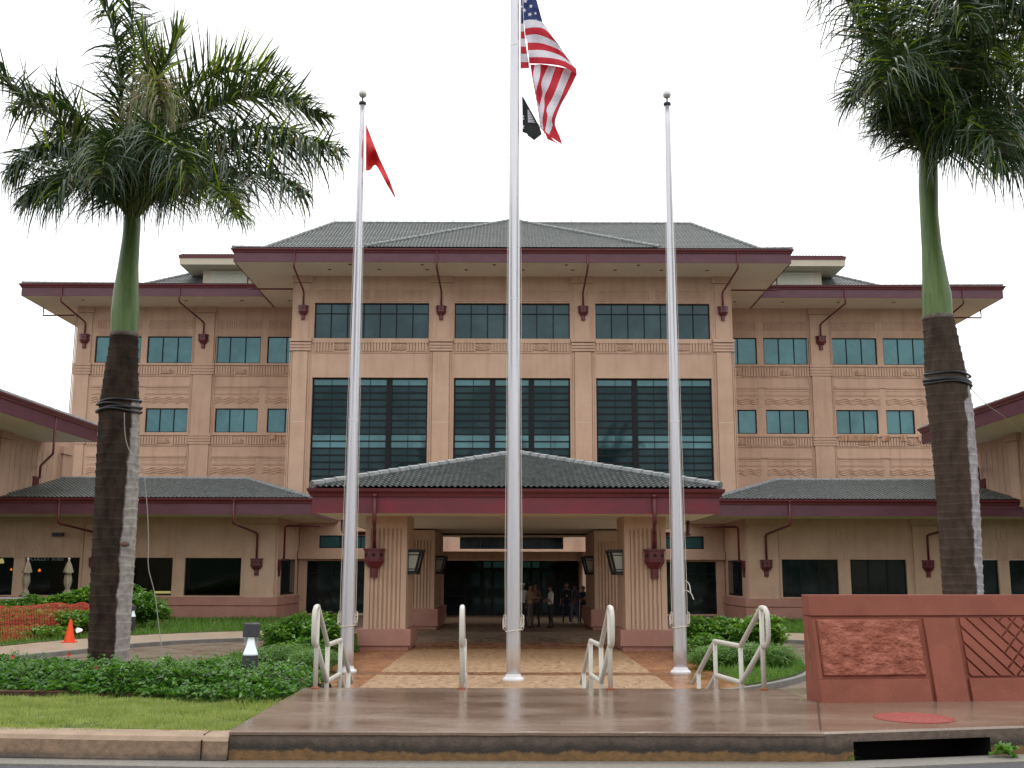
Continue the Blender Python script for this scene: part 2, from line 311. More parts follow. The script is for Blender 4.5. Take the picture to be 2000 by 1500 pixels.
# left kerb with rolled edge and joints
kp = [(-60, 13.6), (-12, 10.28), (-4.55, 9.80), (-3.6, 9.72), (-2.436, 9.655)]
prof = [(0, .60), (0, .62), (.012, .64), (.03, .77), (.055, .805), (.10, .82), (.34, .82), (.34, .45)]
b = MB(); V = []; F = []; seg = []
for (x0, y0), (x1, y1) in zip(kp[:-1], kp[1:]):
    L = x1 - x0; k = max(1, int(L / .5)); seg += [(x0 + L * i / k, y0 + (y1 - y0) * i / k) for i in range(k)]
seg.append(kp[-1])
for (x, y) in seg:
    j = random.uniform(-.004, .004); V += [(x, y + dy - .04 + j, z + j) for dy, z in prof]
n_ = len(prof)
for i in range(len(seg) - 1):
    for j in range(n_ - 1): F.append([i * n_ + j, (i + 1) * n_ + j, (i + 1) * n_ + j + 1, i * n_ + j + 1])
F.append([(len(seg) - 1) * n_ + j for j in range(n_)])
b.add(V, F); b.m = [1 if (i % (n_ - 1)) >= 3 else 0 for i in range(len(F))]
struct(b.build('kerb', ['kerb_face', 'kerb_top']))
# landing: wet slab with lip, stained face
b = MB()
poly = [(-2.43, 9.72), (2.7, 9.72), (3.26, 11.80), (3.2, 13.2), (-2.46, 13.2)]
V = []
lip = [(0, .60), (0.0, .815), (-.02, .825), (-.025, .848), (-.01, .860), (.05, .860)]
X = np.linspace(-2.43, 2.7, 60)
for x in X:
    j = .004 * noise.noise(Vector((x * 3, 0, 0)))
    V += [(x, 9.67 + dy + j, z + (j if z < .86 else 0)) for dy, z in lip]
F = [[i * 6 + j, (i + 1) * 6 + j, (i + 1) * 6 + j + 1, i * 6 + j + 1] for i in range(59) for j in range(5)]
b.add(V, F); b.m = [1 if (i % 5) >= 2 else 0 for i in range(len(F))]
b.add([(-2.43, 9.72, .86), (2.7, 9.72, .86), (3.26, 11.80, .86), (3.2, 13.2, .86), (-2.46, 13.2, .86), (-2.43, 9.72, -.2), (3.2, 13.2, -.2), (-2.46, 13.2, -.2), (2.7, 9.72, -.2), (3.26, 11.8, -.2), (-2.43, 9.67, -.2), (-2.43, 9.67, .80)],
      [[0, 1, 2, 3, 4]], 2)
b.add([(-2.46, 13.2, -.2), (3.2, 13.2, -.2), (3.2, 13.2, .86), (-2.46, 13.2, .86), (-2.43, 9.67, .3), (-2.43, 9.67, .82), (-2.46, 13.2, .3), (3.26, 11.8, -.2), (3.26, 11.8, .86)], [[1, 0, 3, 2], [4, 6, 3, 5], [7, 1, 2, 8]], 0)
struct(b.build('landing', ['landing_face', 'landing_wet', 'landing_wet']))
b = MB()
for k in range(1, 7):
    y0 = 13.2 + (.32 * (k - 1) if k <= 3 else .96 + 0.9 + .32 * (k - 4)); y1 = y0 + (.32 if k != 3 else 1.22)
    b.prism([(-2.46, y0), (3.2 - .04 * k, y0), (3.2 - .04 * k, y1), (-2.46, y1)], -.25, .86 - .16 * k)
struct(b.build('steps', 'landing_wet'))
# right slab with the storm drain opening, and sidewalk beyond
b = MB()
fx = [2.704, 2.98, 4.30, 4.66]; fy = lambda x: 9.70 + (x - 2.7) * .222
b.add([(2.704, fy(2.704) + .03, .852), (4.66, fy(4.66) + .03, .852), (5.6, 12.05, .862), (3.262, 11.80, .862)], [[0, 1, 2, 3]], 0)
def fq(x0, x1, z0, z1, k=1): b.quad((x0, fy(x0), z0), (x1, fy(x1), z0), (x1, fy(x1), z1), (x0, fy(x0), z1), k)
fq(fx[0], fx[1], .45, .835); fq(fx[2], fx[3], .45, .835); fq(fx[1], fx[2], .765, .835); fq(fx[1], fx[2], .40, .60)
b.quad((2.704, fy(2.704), .835), (4.66, fy(4.66), .835), (4.66, fy(4.66) + .03, .852), (2.704, fy(2.704) + .03, .852), 0)
b.quad((4.66, fy(4.66), .45), (4.75, fy(4.66) + .6, .45), (4.75, fy(4.66) + .6, .835), (4.66, fy(4.66), .835), 1)
x0, x1 = fx[1], fx[2]     # cavity
for q in ([(x0, fy(x0), .765), (x1, fy(x1), .765), (x1, fy(x1) + .8, .765), (x0, fy(x0) + .8, .765)], [(x0, fy(x0), .2), (x0, fy(x0) + .8, .2), (x0, fy(x0) + .8, .765), (x0, fy(x0), .765)],
          [(x1, fy(x1), .2), (x1, fy(x1) + .8, .2), (x1, fy(x1) + .8, .765), (x1, fy(x1), .765)], [(x0, fy(x0) + .8, .2), (x1, fy(x1) + .8, .2), (x1, fy(x1) + .8, .765), (x0, fy(x0) + .8, .765)]): b.quad(*q, 2)
tag(b.build('storm_drain', ['slab_wet', 'landing_face', 'hole_black']), 'concrete storm drain slab with a long black kerb opening below the red disc', 'storm drain')
b = MB(); b.prism([(4.68, fy(4.66) + .04), (12, 11.75), (40, 16.2), (40, 17.2), (12, 13.05), (5.62, 12.06)], .45, .845)
struct(b.build('sidewalk', 'path_beige'))
b = MB(); c0 = Vector((3.83, 10.62, .862))
b.lathe((c0.x, c0.y), [(.375, .853), (.375, .862), (.36, .865), (.358, .860), (.355, .860), (.352, .866), (.02, .866)], 40)
for k in range(5): b.lathe((c0.x, c0.y), [(.06 + .06 * k, .8655), (.065 + .06 * k, .869), (.085 + .06 * k, .869), (.09 + .06 * k, .8655)], 32)
tag(b.build('manhole_cover', 'manhole_red', origin=c0, smooth=False), 'round red manhole cover set in the slab beside the red sign wall', 'manhole cover')

b = MB()
def joint(x0, y0, x1, y1, z, w=.005):
    d = Vector((y1 - y0, x0 - x1, 0)).normalized() * w; b.quad((x0 - d.x, y0 - d.y, z), (x0 + d.x, y0 + d.y, z), (x1 + d.x, y1 + d.y, z), (x1 - d.x, y1 - d.y, z))
joint(2.70, 9.76, 3.24, 11.78, .8645); joint(4.70, 10.2, 5.60, 12.0, .8685, .008)
for x, y in ((-2.66, 9.67), (-5.7, 9.875), (-8.7, 10.07)): b.box(x - .004, x + .004, y - .0445, y - .02, .615, .785); b.box(x - .004, x + .004, y + .03, y + .30, .818, .8235)
struct(b.build('pavement_joints', 'hole_black'))

# driveway loop, island plaza, outer paths
flat('driveway', [(-70, 13.3), (70, 13.3), (70, 62), (-70, 62)], -.12, 'drive_brown', .05)
isl = [(-7.7, 27), (-7.2, 24.9), (-6, 22.9), (-4, 21.3), (-2, 20.6), (0, 20.4), (2, 20.6), (4.1, 21.5), (5.6, 23.1), (6.8, 25.2), (7.4, 27.5), (7.3, 30), (6.4, 33), (5, 35.5), (-5, 35.5), (-6.4, 33), (-7.5, 30)]
isl = [(p.x, p.y) for p in smooth_path([(x, y, 0) for x, y in isl + isl[:1]], 5)[:-1]]
flat('island_kerb', isl, 0.0, 'kerb_grey', .2)
cx, cy = 0, 28
inn = [(x - .16 * (x - cx) / math.hypot(x - cx, y - cy), y - .16 * (y - cy) / math.hypot(x - cx, y - cy)) for x, y in isl]
def clipx(poly, a, sign):
    out = []
    for i in range(len(poly)):
        p, q = poly[i], poly[(i + 1) % len(poly)]; ip = sign * (p[0] - a) >= 0; iq = sign * (q[0] - a) >= 0
        if ip: out.append(p)
        if ip != iq: t = (a - p[0]) / (q[0] - p[0]); out.append((a, p[1] + t * (q[1] - p[1])))
    return out
mid = clipx(clipx(inn, -4.4, 1), 4.7, -1)
flat('plaza', mid, .004, 'stamp_red', .01)
def ymin(x):    # front edge of the inner island at x
    best = 99
    for i in range(len(inn)):
        p, q = inn[i], inn[(i + 1) % len(inn)]
        if (p[0] - x) * (q[0] - x) <= 0 and p[0] != q[0]: best = min(best, p[1] + (x - p[0]) / (q[0] - p[0]) * (q[1] - p[1]))
    return best
xs = np.linspace(-2.95, 3.15, 14)
b = MB(); b.prism([(x, ymin(x) + .02) for x in xs] + [(3.15, 24.3), (-2.95, 24.3)], 0, .008)
b.prism([(-2.95, 25.0), (3.15, 25.0), (3.15, 32.6), (-2.95, 32.6)], 0, .008)
struct(b.build('plaza_walk', 'stamp_tan'))
flat('plaza_band', [(-4.35, 24.3), (4.6, 24.3), (4.6, 25.0), (-4.35, 25.0)], .0085, 'stamp_dark', .004)
islL = clipx(inn, -4.4, -1); islR = clipx(inn, 4.7, 1)
flat('island_lawn', islL, .03, 'turf', .05); flat('island_lawn', islR, .03, 'turf', .05)
outer_k = [(-20, 19), (-16, 24), (-13.7, 28.7), (-12.5, 31.9), (-11.9, 34.5), (-10.7, 36.6), (-8.8, 38.1), (-6.5, 40), (-4.8, 42)]
outer_u = [(-24, 22), (-18.2, 27.5), (-15.7, 32.3), (-14.9, 35.8), (-13.7, 38.8), (-11.5, 41.3), (-9.7, 42.6), (-8.4, 44.5), (-8, 47)]
outer_k = [(p.x, p.y) for p in smooth_path([(x, y, 0) for x, y in outer_k], 4)]; outer_u = [(p.x, p.y) for p in smooth_path([(x, y, 0) for x, y in outer_u], 4)]
def strip(A, B_, z0, z1, k=None):
    b = MB()
    for i in range(len(A) - 1): b.prism([A[i], A[i + 1], B_[i + 1], B_[i]], z0, z1)
    return b
for s in (1, -1):
    k_ = [(x * s, y) for x, y in outer_k]; u_ = [(x * s, y) for x, y in outer_u]
    kk = [(x - .15 * s, y + .08) for x, y in k_]
    struct(strip(k_, kk, -.25, 0.0).build('kerb', 'kerb_grey'))
    struct(strip(kk, u_, -.25, 0.002).build('path', 'path_beige'))
    lawn = u_ + [(-8.6 * s, 50), (-11.2 * s, 52.6), (-60 * s, 52.6), (-60 * s, 22)]
    b = MB(); b.prism(lawn, -.2, .02); struct(b.build('lawn', 'turf'))
b = MB(); b.prism([(-4.8, 42.0), (4.8, 42.0), (8.0, 47), (8.6, 50), (11.2, 52.6), (11.2, 62), (-11.2, 62), (-11.2, 52.6), (-8.6, 50), (-8.0, 47)], -.2, .006)
struct(b.build('entrance_paving', 'entrance_floor'))
# front beds: lawn terrain behind the kerb, left and right
def terrain(name, x0, x1, y0, y1, H, m, nx=60, ny=40):
    V = [(x, y, H(x, y)) for y in np.linspace(y0, y1, ny) for x in np.linspace(x0, x1, nx)]
    F = [[j * nx + i, j * nx + i + 1, (j + 1) * nx + i + 1, (j + 1) * nx + i] for j in range(ny - 1) for i in range(nx - 1)]
    return struct(raw(name, V, F, m, smooth=True))
def HL(x, y):
    yk = 9.9 if x > -4.5 else 9.9 + (-4.5 - x) * .065
    h = .80 if y < 13 else .80 - .04 * (y - 13) if y < 16 else .68 - (y - 16) * .10
    if x > -6.2 and y > 15.2: h -= (y - 15.2) * .55 * min(1, (x + 6.2) / 1.2)
    h += .012 * noise.noise(Vector((x * 2, y * 2, 0)))
    return max(h, -.25) - (.3 if y < yk else 0)
terrain('lawn', -16, -2.44, 9.7, 13.05, HL, 'turf'); terrain('planting_bed', -16, -2.47, 13.05, 25, HL, 'soil')
terrain('planting_bed', 7.6, 25, 12.6, 25, lambda x, y: .5 - max(0, y - 19) * .12, 'soil', 20, 20)
# hills behind the viewer, mirrored in the windows
V = []; F = []; nx, ny = 60, 6
for j in range(ny):
    for i in range(nx):
        x = -1200 + 2400 * i / (nx - 1); y = -350 - 80 * j
        V.append((x, y, -.3 + (j / 3 if j < 4 else 1) * 48 * (1 + .9 * noise.noise(Vector((x * .004, .3, j * .1))) + .25 * noise.noise(Vector((x * .02, 1, j))))))
for j in range(ny - 1): F += [[j * nx + i, j * nx + i + 1, (j + 1) * nx + i + 1, (j + 1) * nx + i] for i in range(nx - 1)]
struct(raw('hills', V, F, 'hill_green', smooth=True))

# ------------------------------------------------------------ building helpers
def tile(b, A, B_, Cc, D, p=.20, row=.33, amp=.030, lip=.035, nper=6, k=0):
    """barrel tiled slope: eave A->B, upper edge D->C (parallel to the eave)"""
    A, B_, Cc, D = map(Vector, (A, B_, Cc, D)); e = (B_ - A); L = e.length; e.normalize()
    n = e.cross(D - A if (D - A).length > .01 else Cc - A).normalized()
    if n.z < 0: n = -n
    f = n.cross(e).normalized()
    if f.z < 0: f = -f
    T = (D - A).dot(f); dl = (D - A).dot(e); dr = (Cc - A).dot(e)
    ns = max(2, int(L / p * nper)) + 1
    smin, smax = min(0, dl), max(L, dr); S = np.linspace(smin, smax, int((smax - smin) / p * nper) + 2)
    H = amp * (0.5 + 0.5 * np.sin(2 * np.pi * S / p)) ** .8
    ts = []; hs = []
    k_ = 0
    while k_ * row < T: ts += [k_ * row, min((k_ + 1) * row, T)]; hs += [lip, 0.0]; k_ += 1
    base = len(b.v); rows = []
    for t, h in zip(ts, hs):
        l = dl * t / T; r = L + (dr - L) * t / T; s_ = np.clip(S, l, r)
        hh = H * (1 if h else .85) + h
        P = np.array(A)[None] + s_[:, None] * np.array(e)[None] + t * np.array(f)[None] + hh[:, None] * np.array(n)[None]
        b.v += [tuple(q) for q in P.tolist()]; rows.append((s_, l, r))
    m_ = len(S); cnt = 0
    for j in range(len(ts) - 1):
        a_, c_ = rows[j][0], rows[j + 1][0]
        ok = (a_[1:] - a_[:-1] > 1e-5) | (c_[1:] - c_[:-1] > 1e-5)
        for i in np.nonzero(ok)[0].tolist():
            b.f.append([base + j * m_ + i, base + j * m_ + i + 1, base + (j + 1) * m_ + i + 1, base + (j + 1) * m_ + i]); cnt += 1
    b.m += [k] * cnt
    b.quad(A - n * .02, B_ - n * .02, Cc - n * .02, D - n * .02, k)
def caps(b, P, Q, r=.10, ln=.42, k=1):
    P, Q = Vector(P), Vector(Q); d = Q - P; n = max(1, int(d.length / ln)); d /= n
    for i in range(n):
        a = P + d * i; b.tube([a, a + d * 1.06], [r * 1.12, r * .92], 8, k)
def eave(parent, x0, x1, y0, y1, z, zt, ov, wx0, wx1, wy0, wy1, skip=None):
    """fascia, gutter and soffit of a hipped roof: eave rectangle (x0,x1,y0,y1), fascia bottom z, top zt"""
    zm = zt - .24
    b = MB(); t = .06
    b.box(x0, x1, y0, y0 + t, z, zm); b.box(x0, x1, y1 - t, y1, z, zm)
    if skip != 'x0': b.box(x0, x0 + t, y0 + t, y1 - t, z, zm)
    if skip != 'x1': b.box(x1 - t, x1, y0 + t, y1 - t, z, zm)
    b.build('fascia', 'fascia_red' if parent.name == 'entrance_canopy' else 'fascia_purple', parent)
    b = MB(); pr = [(.003, zm), (.05, zm + .01), (.07, zm + .09), (.14, zm + .16), (.15, zt), (.0, zt + .005)]
    cs = [(x0, y0, -1, -1), (x1, y0, 1, -1), (x1, y1, 1, 1), (x0, y1, -1, 1)]
    for c in range(4):
        if (skip == 'x0' and c == 3) or (skip == 'x1' and c == 1): continue
        a, d = cs[c], cs[(c + 1) % 4]
        V = [(a[0] + a[2] * o, a[1] + a[3] * o, h) for o, h in pr] + [(d[0] + d[2] * o, d[1] + d[3] * o, h) for o, h in pr]
        b.add(V, [[i, 6 + i, 7 + i, i + 1] for i in range(5)])
    b.build('gutter', 'gutter_red', parent)
    b = MB(); zs = z + .006
    b.box(x0 + t, x1 - t, y0 + t, wy0, zs, zs + .04); b.box(x0 + t, x1 - t, wy1, y1 - t, zs, zs + .04)
    b.box(x0 + t, wx0, wy0, wy1, zs, zs + .04); b.box(wx1, x1 - t, wy0, wy1, zs, zs + .04)
    b.build('soffit', 'soffit', parent)
def downlights(parent, pts):
    for p in pts:
        b = MB(); b.lathe((p[0], p[1]), [(.10, p[2] - .015), (.10, p[2] - .001), (.001, p[2])][::1], 12); b.build('downlight', 'dark_cap', parent)
def wall(b, x0, x1, z0, z1, y, ops, dep=.22, k=0):
    xs_ = sorted({x0, x1, *[o[0] for o in ops], *[o[1] for o in ops]}); zs_ = sorted({z0, z1, *[o[2] for o in ops], *[o[3] for o in ops]})
    for i in range(len(xs_) - 1):
        for j in range(len(zs_) - 1):
            xm, zm = (xs_[i] + xs_[i + 1]) / 2, (zs_[j] + zs_[j + 1]) / 2
            if any(o[0] < xm < o[1] and o[2] < zm < o[3] for o in ops): continue
            b.quad((xs_[i], y, zs_[j]), (xs_[i + 1], y, zs_[j]), (xs_[i + 1], y, zs_[j + 1]), (xs_[i], y, zs_[j + 1]), k)
    for a, c, lo, hi in ops:
        b.quad((a, y, lo), (a, y, hi), (a, y + dep, hi), (a, y + dep, lo), k); b.quad((c, y, lo), (c, y + dep, lo), (c, y + dep, hi), (c, y, hi), k)
        b.quad((a, y, lo), (a, y + dep, lo), (c, y + dep, lo), (c, y, lo), k); b.quad((a, y, hi), (c, y, hi), (c, y + dep, hi), (a, y + dep, hi), k)
def window(parent, x0, x1, z0, z1, y, xs_=(), zs_=(), pane='glass_teal', fw=.055, dep=.20, name='window', thick=()):
    g = .004
    b = MB(); yf = y + dep - .10
    b.box(x0 + g, x1 - g, yf, yf + .08, z0 + g, z0 + fw); b.box(x0 + g, x1 - g, yf, yf + .08, z1 - fw, z1 - g)
    b.box(x0 + g, x0 + fw, yf, yf + .08, z0 + fw, z1 - fw); b.box(x1 - fw, x1 - g, yf, yf + .08, z0 + fw, z1 - fw)
    for x in xs_: b.box(x - fw * .5, x + fw * .5, yf + .003, yf + .077, z0 + fw, z1 - fw)
    for x in thick: b.box(x - .16, x + .16, yf - .05, yf + .079, z0 + fw, z1 - fw)
    for z in zs_: b.box(x0 + fw, x1 - fw, yf + .006, yf + .074, z - fw * .45, z + fw * .45)
    o = b.build(name, 'frame_dark', parent)
    b = MB()
    xx = [x0] + sorted(list(xs_) + list(thick)) + [x1]      # each pane tilts a hair, as real glazing does
    for i in range(len(xx) - 1):
        t1, t2 = random.uniform(-.006, .006), random.uniform(-.006, .006)
        b.quad((xx[i] + .01, yf + .05 + t1, z0 + .01), (xx[i + 1] - .003, yf + .05 - t1, z0 + .01), (xx[i + 1] - .003, yf + .05 + t2, z1 - .01), (xx[i] + .01, yf + .05 - t2, z1 - .01))
    b.build('pane', pane, o); return o
def split(x0, x1, n): return [x0 + (x1 - x0) * i / n for i in range(1, n)]
def reed(b, x0, x1, z0, z1, y, per=.17, pr=.078, fans=(), k=0):
    fw = .42
    x = x0
    n = max(1, round((x1 - x0) / per)); p = (x1 - x0) / n
    for i in range(n):
        a = x0 + p * i + p * .17; c = x0 + p * (i + 1) - p * .17; m_ = (a + c) / 2
        if any(abs(m_ - f) < fw for f in fans): continue
        b.box(a, c, y - pr, y + .01, z0, z1, k)
    for f in fans:
        zc = z0 + .06; h = z1 - z0
        for a in (-72, -48, -24, 24, 48, 72):
            ca, sa = math.cos(R(a)), math.sin(R(a)); L = min(.40, h * .92 / max(ca, .35)); w_ = .035
            P = [(f + sa * .06 - ca * w_ * .4, zc + ca * .06 + sa * w_ * .4), (f + sa * .06 + ca * w_ * .4, zc + ca * .06 - sa * w_ * .4), (f + sa * L + ca * w_, zc + ca * L - sa * w_), (f + sa * L - ca * w_, zc + ca * L + sa * w_)]
            V = [(q[0], y - pr * 1.3, min(q[1], z1)) for q in P] + [(q[0], y + .01, min(q[1], z1)) for q in P]
            b.add(V, [[0, 1, 2, 3], [4, 7, 6, 5], [0, 4, 5, 1], [1, 5, 6, 2], [2, 6, 7, 3], [3, 7, 4, 0]], k)
def glyphs(b, x0, x1, z0, z1, y, per=.46, pr=.05, k=0):
    n = max(1, int((x1 - x0) / per)); p = (x1 - x0) / n; t = .045
    for i in range(n):
        a, c = x0 + p * i + .05, x0 + p * (i + 1) - .05
        b.box(a, c, y - pr, y + .01, z1 - t, z1, k); b.box(a, c, y - pr, y + .01, z0, z0 + t, k)
        b.box(a, a + t, y - pr, y + .01, z0 + t, z1 - t, k); b.box(c - t, c, y - pr, y + .01, z0 + t, z1 - t, k)
        h = (z1 - z0)
        if i % 2: b.box((a + c) / 2 - .055, (a + c) / 2 + .055, y - pr, y + .01, z0 + h * .32, z1 - h * .32, k)
        else: b.box((a + c) / 2 - .02, (a + c) / 2 + .02, y - pr, y + .01, z0 + t, z1 - t, k)
def waves(b, x0, x1, zc, y, per=.78, amp=.055, gap=.11, rows=3, pr=.05, k=0):
    n = max(6, int((x1 - x0) / .09))
    for r in range(rows):
        z = zc + (r - 1) * gap; pts = [(x0 + (x1 - x0) * i / n) for i in range(n + 1)]
        V = []
        for x in pts:
            q = z + amp * math.sin(2 * math.pi * x / per + r * .5); V += [(x, y - pr, q - .022), (x, y - pr, q + .022), (x, y + .01, q + .05), (x, y + .01, q - .05)]
        F = []
        for i in range(n):
            a = i * 4; F += [[a, a + 4, a + 5, a + 1], [a + 1, a + 5, a + 6, a + 2], [a + 3, a + 7, a + 4, a]]
        b.add(V, F, k)
def diag(b, x0, x1, z0, z1, y, per=.17, pr=.045, sgn=1, k=0):
    n = int((x1 - x0) / per); h = z1 - z0
    for i in range(n):
        a = x0 + per * i; sh = h * .9
        q = [(a + (sh if sgn < 0 else 0), z0), (a + .07 + (sh if sgn < 0 else 0), z0), (a + .07 + (sh if sgn > 0 else 0), z1), (a + (sh if sgn > 0 else 0), z1)]
        if max(p[0] for p in q) > x1: continue
        V = [(p[0], y - pr, p[1]) for p in q] + [(p[0], y + .01, p[1]) for p in q]
        b.add(V, [[0, 1, 2, 3], [0, 4, 5, 1], [1, 5, 6, 2], [2, 6, 7, 3], [3, 7, 4, 0]], k)

# leader head template: hexagonal tapered box with round holes and a spout (local: back at y=0, top z=0)
def leader(parent, x, y, z, s=1.0, face=-1, side=0):
    b = MB(); def_ = [(-.27, 0), (-.27, -.12), (-.15, -.24), (.15, -.24), (.27, -.12), (.27, 0)]
    def ring(sc_, zz_): return [(px * sc_, py * sc_, zz_) for px, py in def_]
    lv = [(1.12, 0), (1.12, -.05), (1.0, -.06), (1.0, -.30), (1.05, -.31), (1.05, -.35), (.62, -.52), (.40, -.54), (.40, -.80)]
    V = []
    for sc_, h in lv: V += ring(sc_, h)
    F = [[i * 6 + j, (i + 1) * 6 + j, (i + 1) * 6 + (j + 1) % 6, i * 6 + (j + 1) % 6] for i in range(len(lv) - 1) for j in range(6)] + [[0, 1, 2, 3, 4, 5], [(len(lv) - 1) * 6 + j for j in reversed(range(6))]]
    b.add(V, F)
    for hx, hy, a in ((0, -.243, 0), (-.213, -.183, 45), (.213, -.183, -45)):
        c, sn = math.cos(R(a)), math.sin(R(a)); W = []
        for q in range(10):
            t = 2 * math.pi * q / 10; lx = .045 * math.cos(t); W.append((hx + lx * c, hy - lx * sn - .002, -.18 + .045 * math.sin(t)))
        b.add(W, [list(range(10))], 1)
    if side: b.v = [(v[1] * -side, v[0], v[2]) if side > 0 else (v[1] * -side, v[0], v[2]) for v in b.v]
    b.v = [(v[0] * s + x, v[1] * s + y, v[2] * s + z) for v in b.v]
    return b.build('leader_head', ['pipe_red', 'hole_black'], parent)
def downspout(parent, pts, r=.055):
    b = MB(); P = [Vector(p) for p in pts]
    Q = [P[0]]
    for i in range(1, len(P) - 1):
        a = (P[i - 1] - P[i]); c = (P[i + 1] - P[i]); d = min(.14, a.length * .4, c.length * .4)
        Q += [P[i] + a.normalized() * d, P[i] + (a.normalized() + c.normalized()) * d * .22, P[i] + c.normalized() * d]
    Q.append(P[-1]); b.tube(Q, r, 8)
    for i in (0, -1): b.tube([Vector(P[i]) - Vector((0, 0, .04)), Vector(P[i]) + Vector((0, 0, .04))], r * 1.25, 8)
    return b.build('downspout', 'pipe_red', parent, smooth=True)

# ------------------------------------------------------------ main building
BL = thing('main_building', 'large pink stucco building with dark green tiled hip roofs, maroon eaves and teal windows', 'building', (0, 60, 0))
WT, WX = 60.0, 67.4
ZS = 19.1
zb1 = zz(662, WT); zh1 = zz(592, WT); zh2 = zz(738, WT); z2b = 6.2
z_bandT, z_bandB = zz(670, WT), zz(687, WT)
bays = [(-11.33, -4.77), (-3.3, 3.3), (4.77, 11.33)]
b = MB()
ops = [(a, c, zb1, zh1) for a, c in bays] + [(a, c, z2b, zh2) for a, c in bays]
wall(b, -12.6, 12.6, 0, ZS + .1, WT, ops, .30)
b.quad((-12.6, WT, 0), (-12.6, WT, ZS), (-12.6, 86, ZS), (-12.6, 86, 0)); b.quad((12.6, WT, 0), (12.6, 86, 0), (12.6, 86, ZS), (12.6, WT, ZS)); b.quad((-12.6, 86, 0), (12.6, 86, 0), (12.6, 86, ZS), (-12.6, 86, ZS))
y = WT
# sill ledge, reeded band, pilasters
for a, c in bays:
    b.box(a - .02, c + .02, y - .10, y + .05, zb1 - .26, zb1 - .005)
    b.box(a, c, y - .05, y + .01, z_bandB - .09, z_bandB - .03)
    w3 = c - a; reed(b, a + .05, c - .05, z_bandB, z_bandT, y, fans=(a + w3 * .245, a + w3 * .745))
    glyphs(b, a + .1, a + w3 / 2 - .12, zz(589, y), zz(567, y), y, per=.40); glyphs(b, a + w3 / 2 + .12, c - .1, zz(589, y), zz(567, y), y, per=.40)
    b.box(a - .02, c + .02, y - .03, y + .01, zh1 + .10, zh1 + .15)
    b.box(a - .12, a - .07, y - .035, y + .01, zb1, ZS - .55); b.box(c + .07, c + .12, y - .035, y + .01, zb1, ZS - .55)
for xc, hw in ((-4.035, .47), (4.035, .47), (-12.05, .42), (12.05, .42)):
    b.box(xc - hw, xc + hw, y - .09, y + .02, 0.2, z_bandB - .02)          # shaft
    b.box(xc - hw, xc + hw, y - .06, y + .02, zb1, ZS - .45)
    b.box(xc - hw - .16, xc + hw + .16, y - .13, y + .02, ZS - .42, ZS + .02)
    for i in range(3): b.box(xc - hw - .18, xc + hw + .18, y - .15, y + .02, z_bandB + .02 + i * .17, z_bandB + .15 + i * .17)
    b.box(xc - hw - .2, xc + hw + .2, y - .17, y + .02, z_bandT + .05, zb1 - .01)
    for sx in (-1, 1):
        b.box(xc + sx * (hw + .09) - .03, xc + sx * (hw + .09) + .03, y - .05, y + .02, .2, z_bandB - .05)
        b.box(xc + sx * (hw + .19) - .02, xc + sx * (hw + .19) + .02, y - .03, y + .02, .2, z_bandB - .05)
for xc in (-12.05, 12.05, -4.035, 4.035): b.box(xc - .43, xc + .43, y - .092, y, zz(825, y) - .012, zz(825, y) + .012, 1)
b.build('central_wall', ['stucco', 'penthouse_cream'], BL)
for a, c in bays:
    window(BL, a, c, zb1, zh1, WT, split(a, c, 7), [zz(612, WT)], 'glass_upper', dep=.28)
    zr = [zh2 - .055 - .395 * i for i in range(1, 18)]
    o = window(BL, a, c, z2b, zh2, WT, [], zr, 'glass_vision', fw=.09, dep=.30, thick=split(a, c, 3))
    b = MB()      # teal opaque spandrel rows and thin centre bars
    for z0, z1 in ((zr[0], zh2 - .05), (zr[8] - .395, zr[7])):
        b.quad((a + .05, WT + .238, z0), (c - .05, WT + .238, z0), (c - .05, WT + .238, z1), (a + .05, WT + .238, z1))
    b.build('spandrel', 'glass_teal', o)
    b = MB(); w3 = (c - a) / 3
    for i in range(3): b.box(a + w3 * (i + .5) - .018, a + w3 * (i + .5) + .018, WT + .222, WT + .236, z2b + .1, zh2 - .09)
    b.build('louvre_bars', 'frame_dark', o)
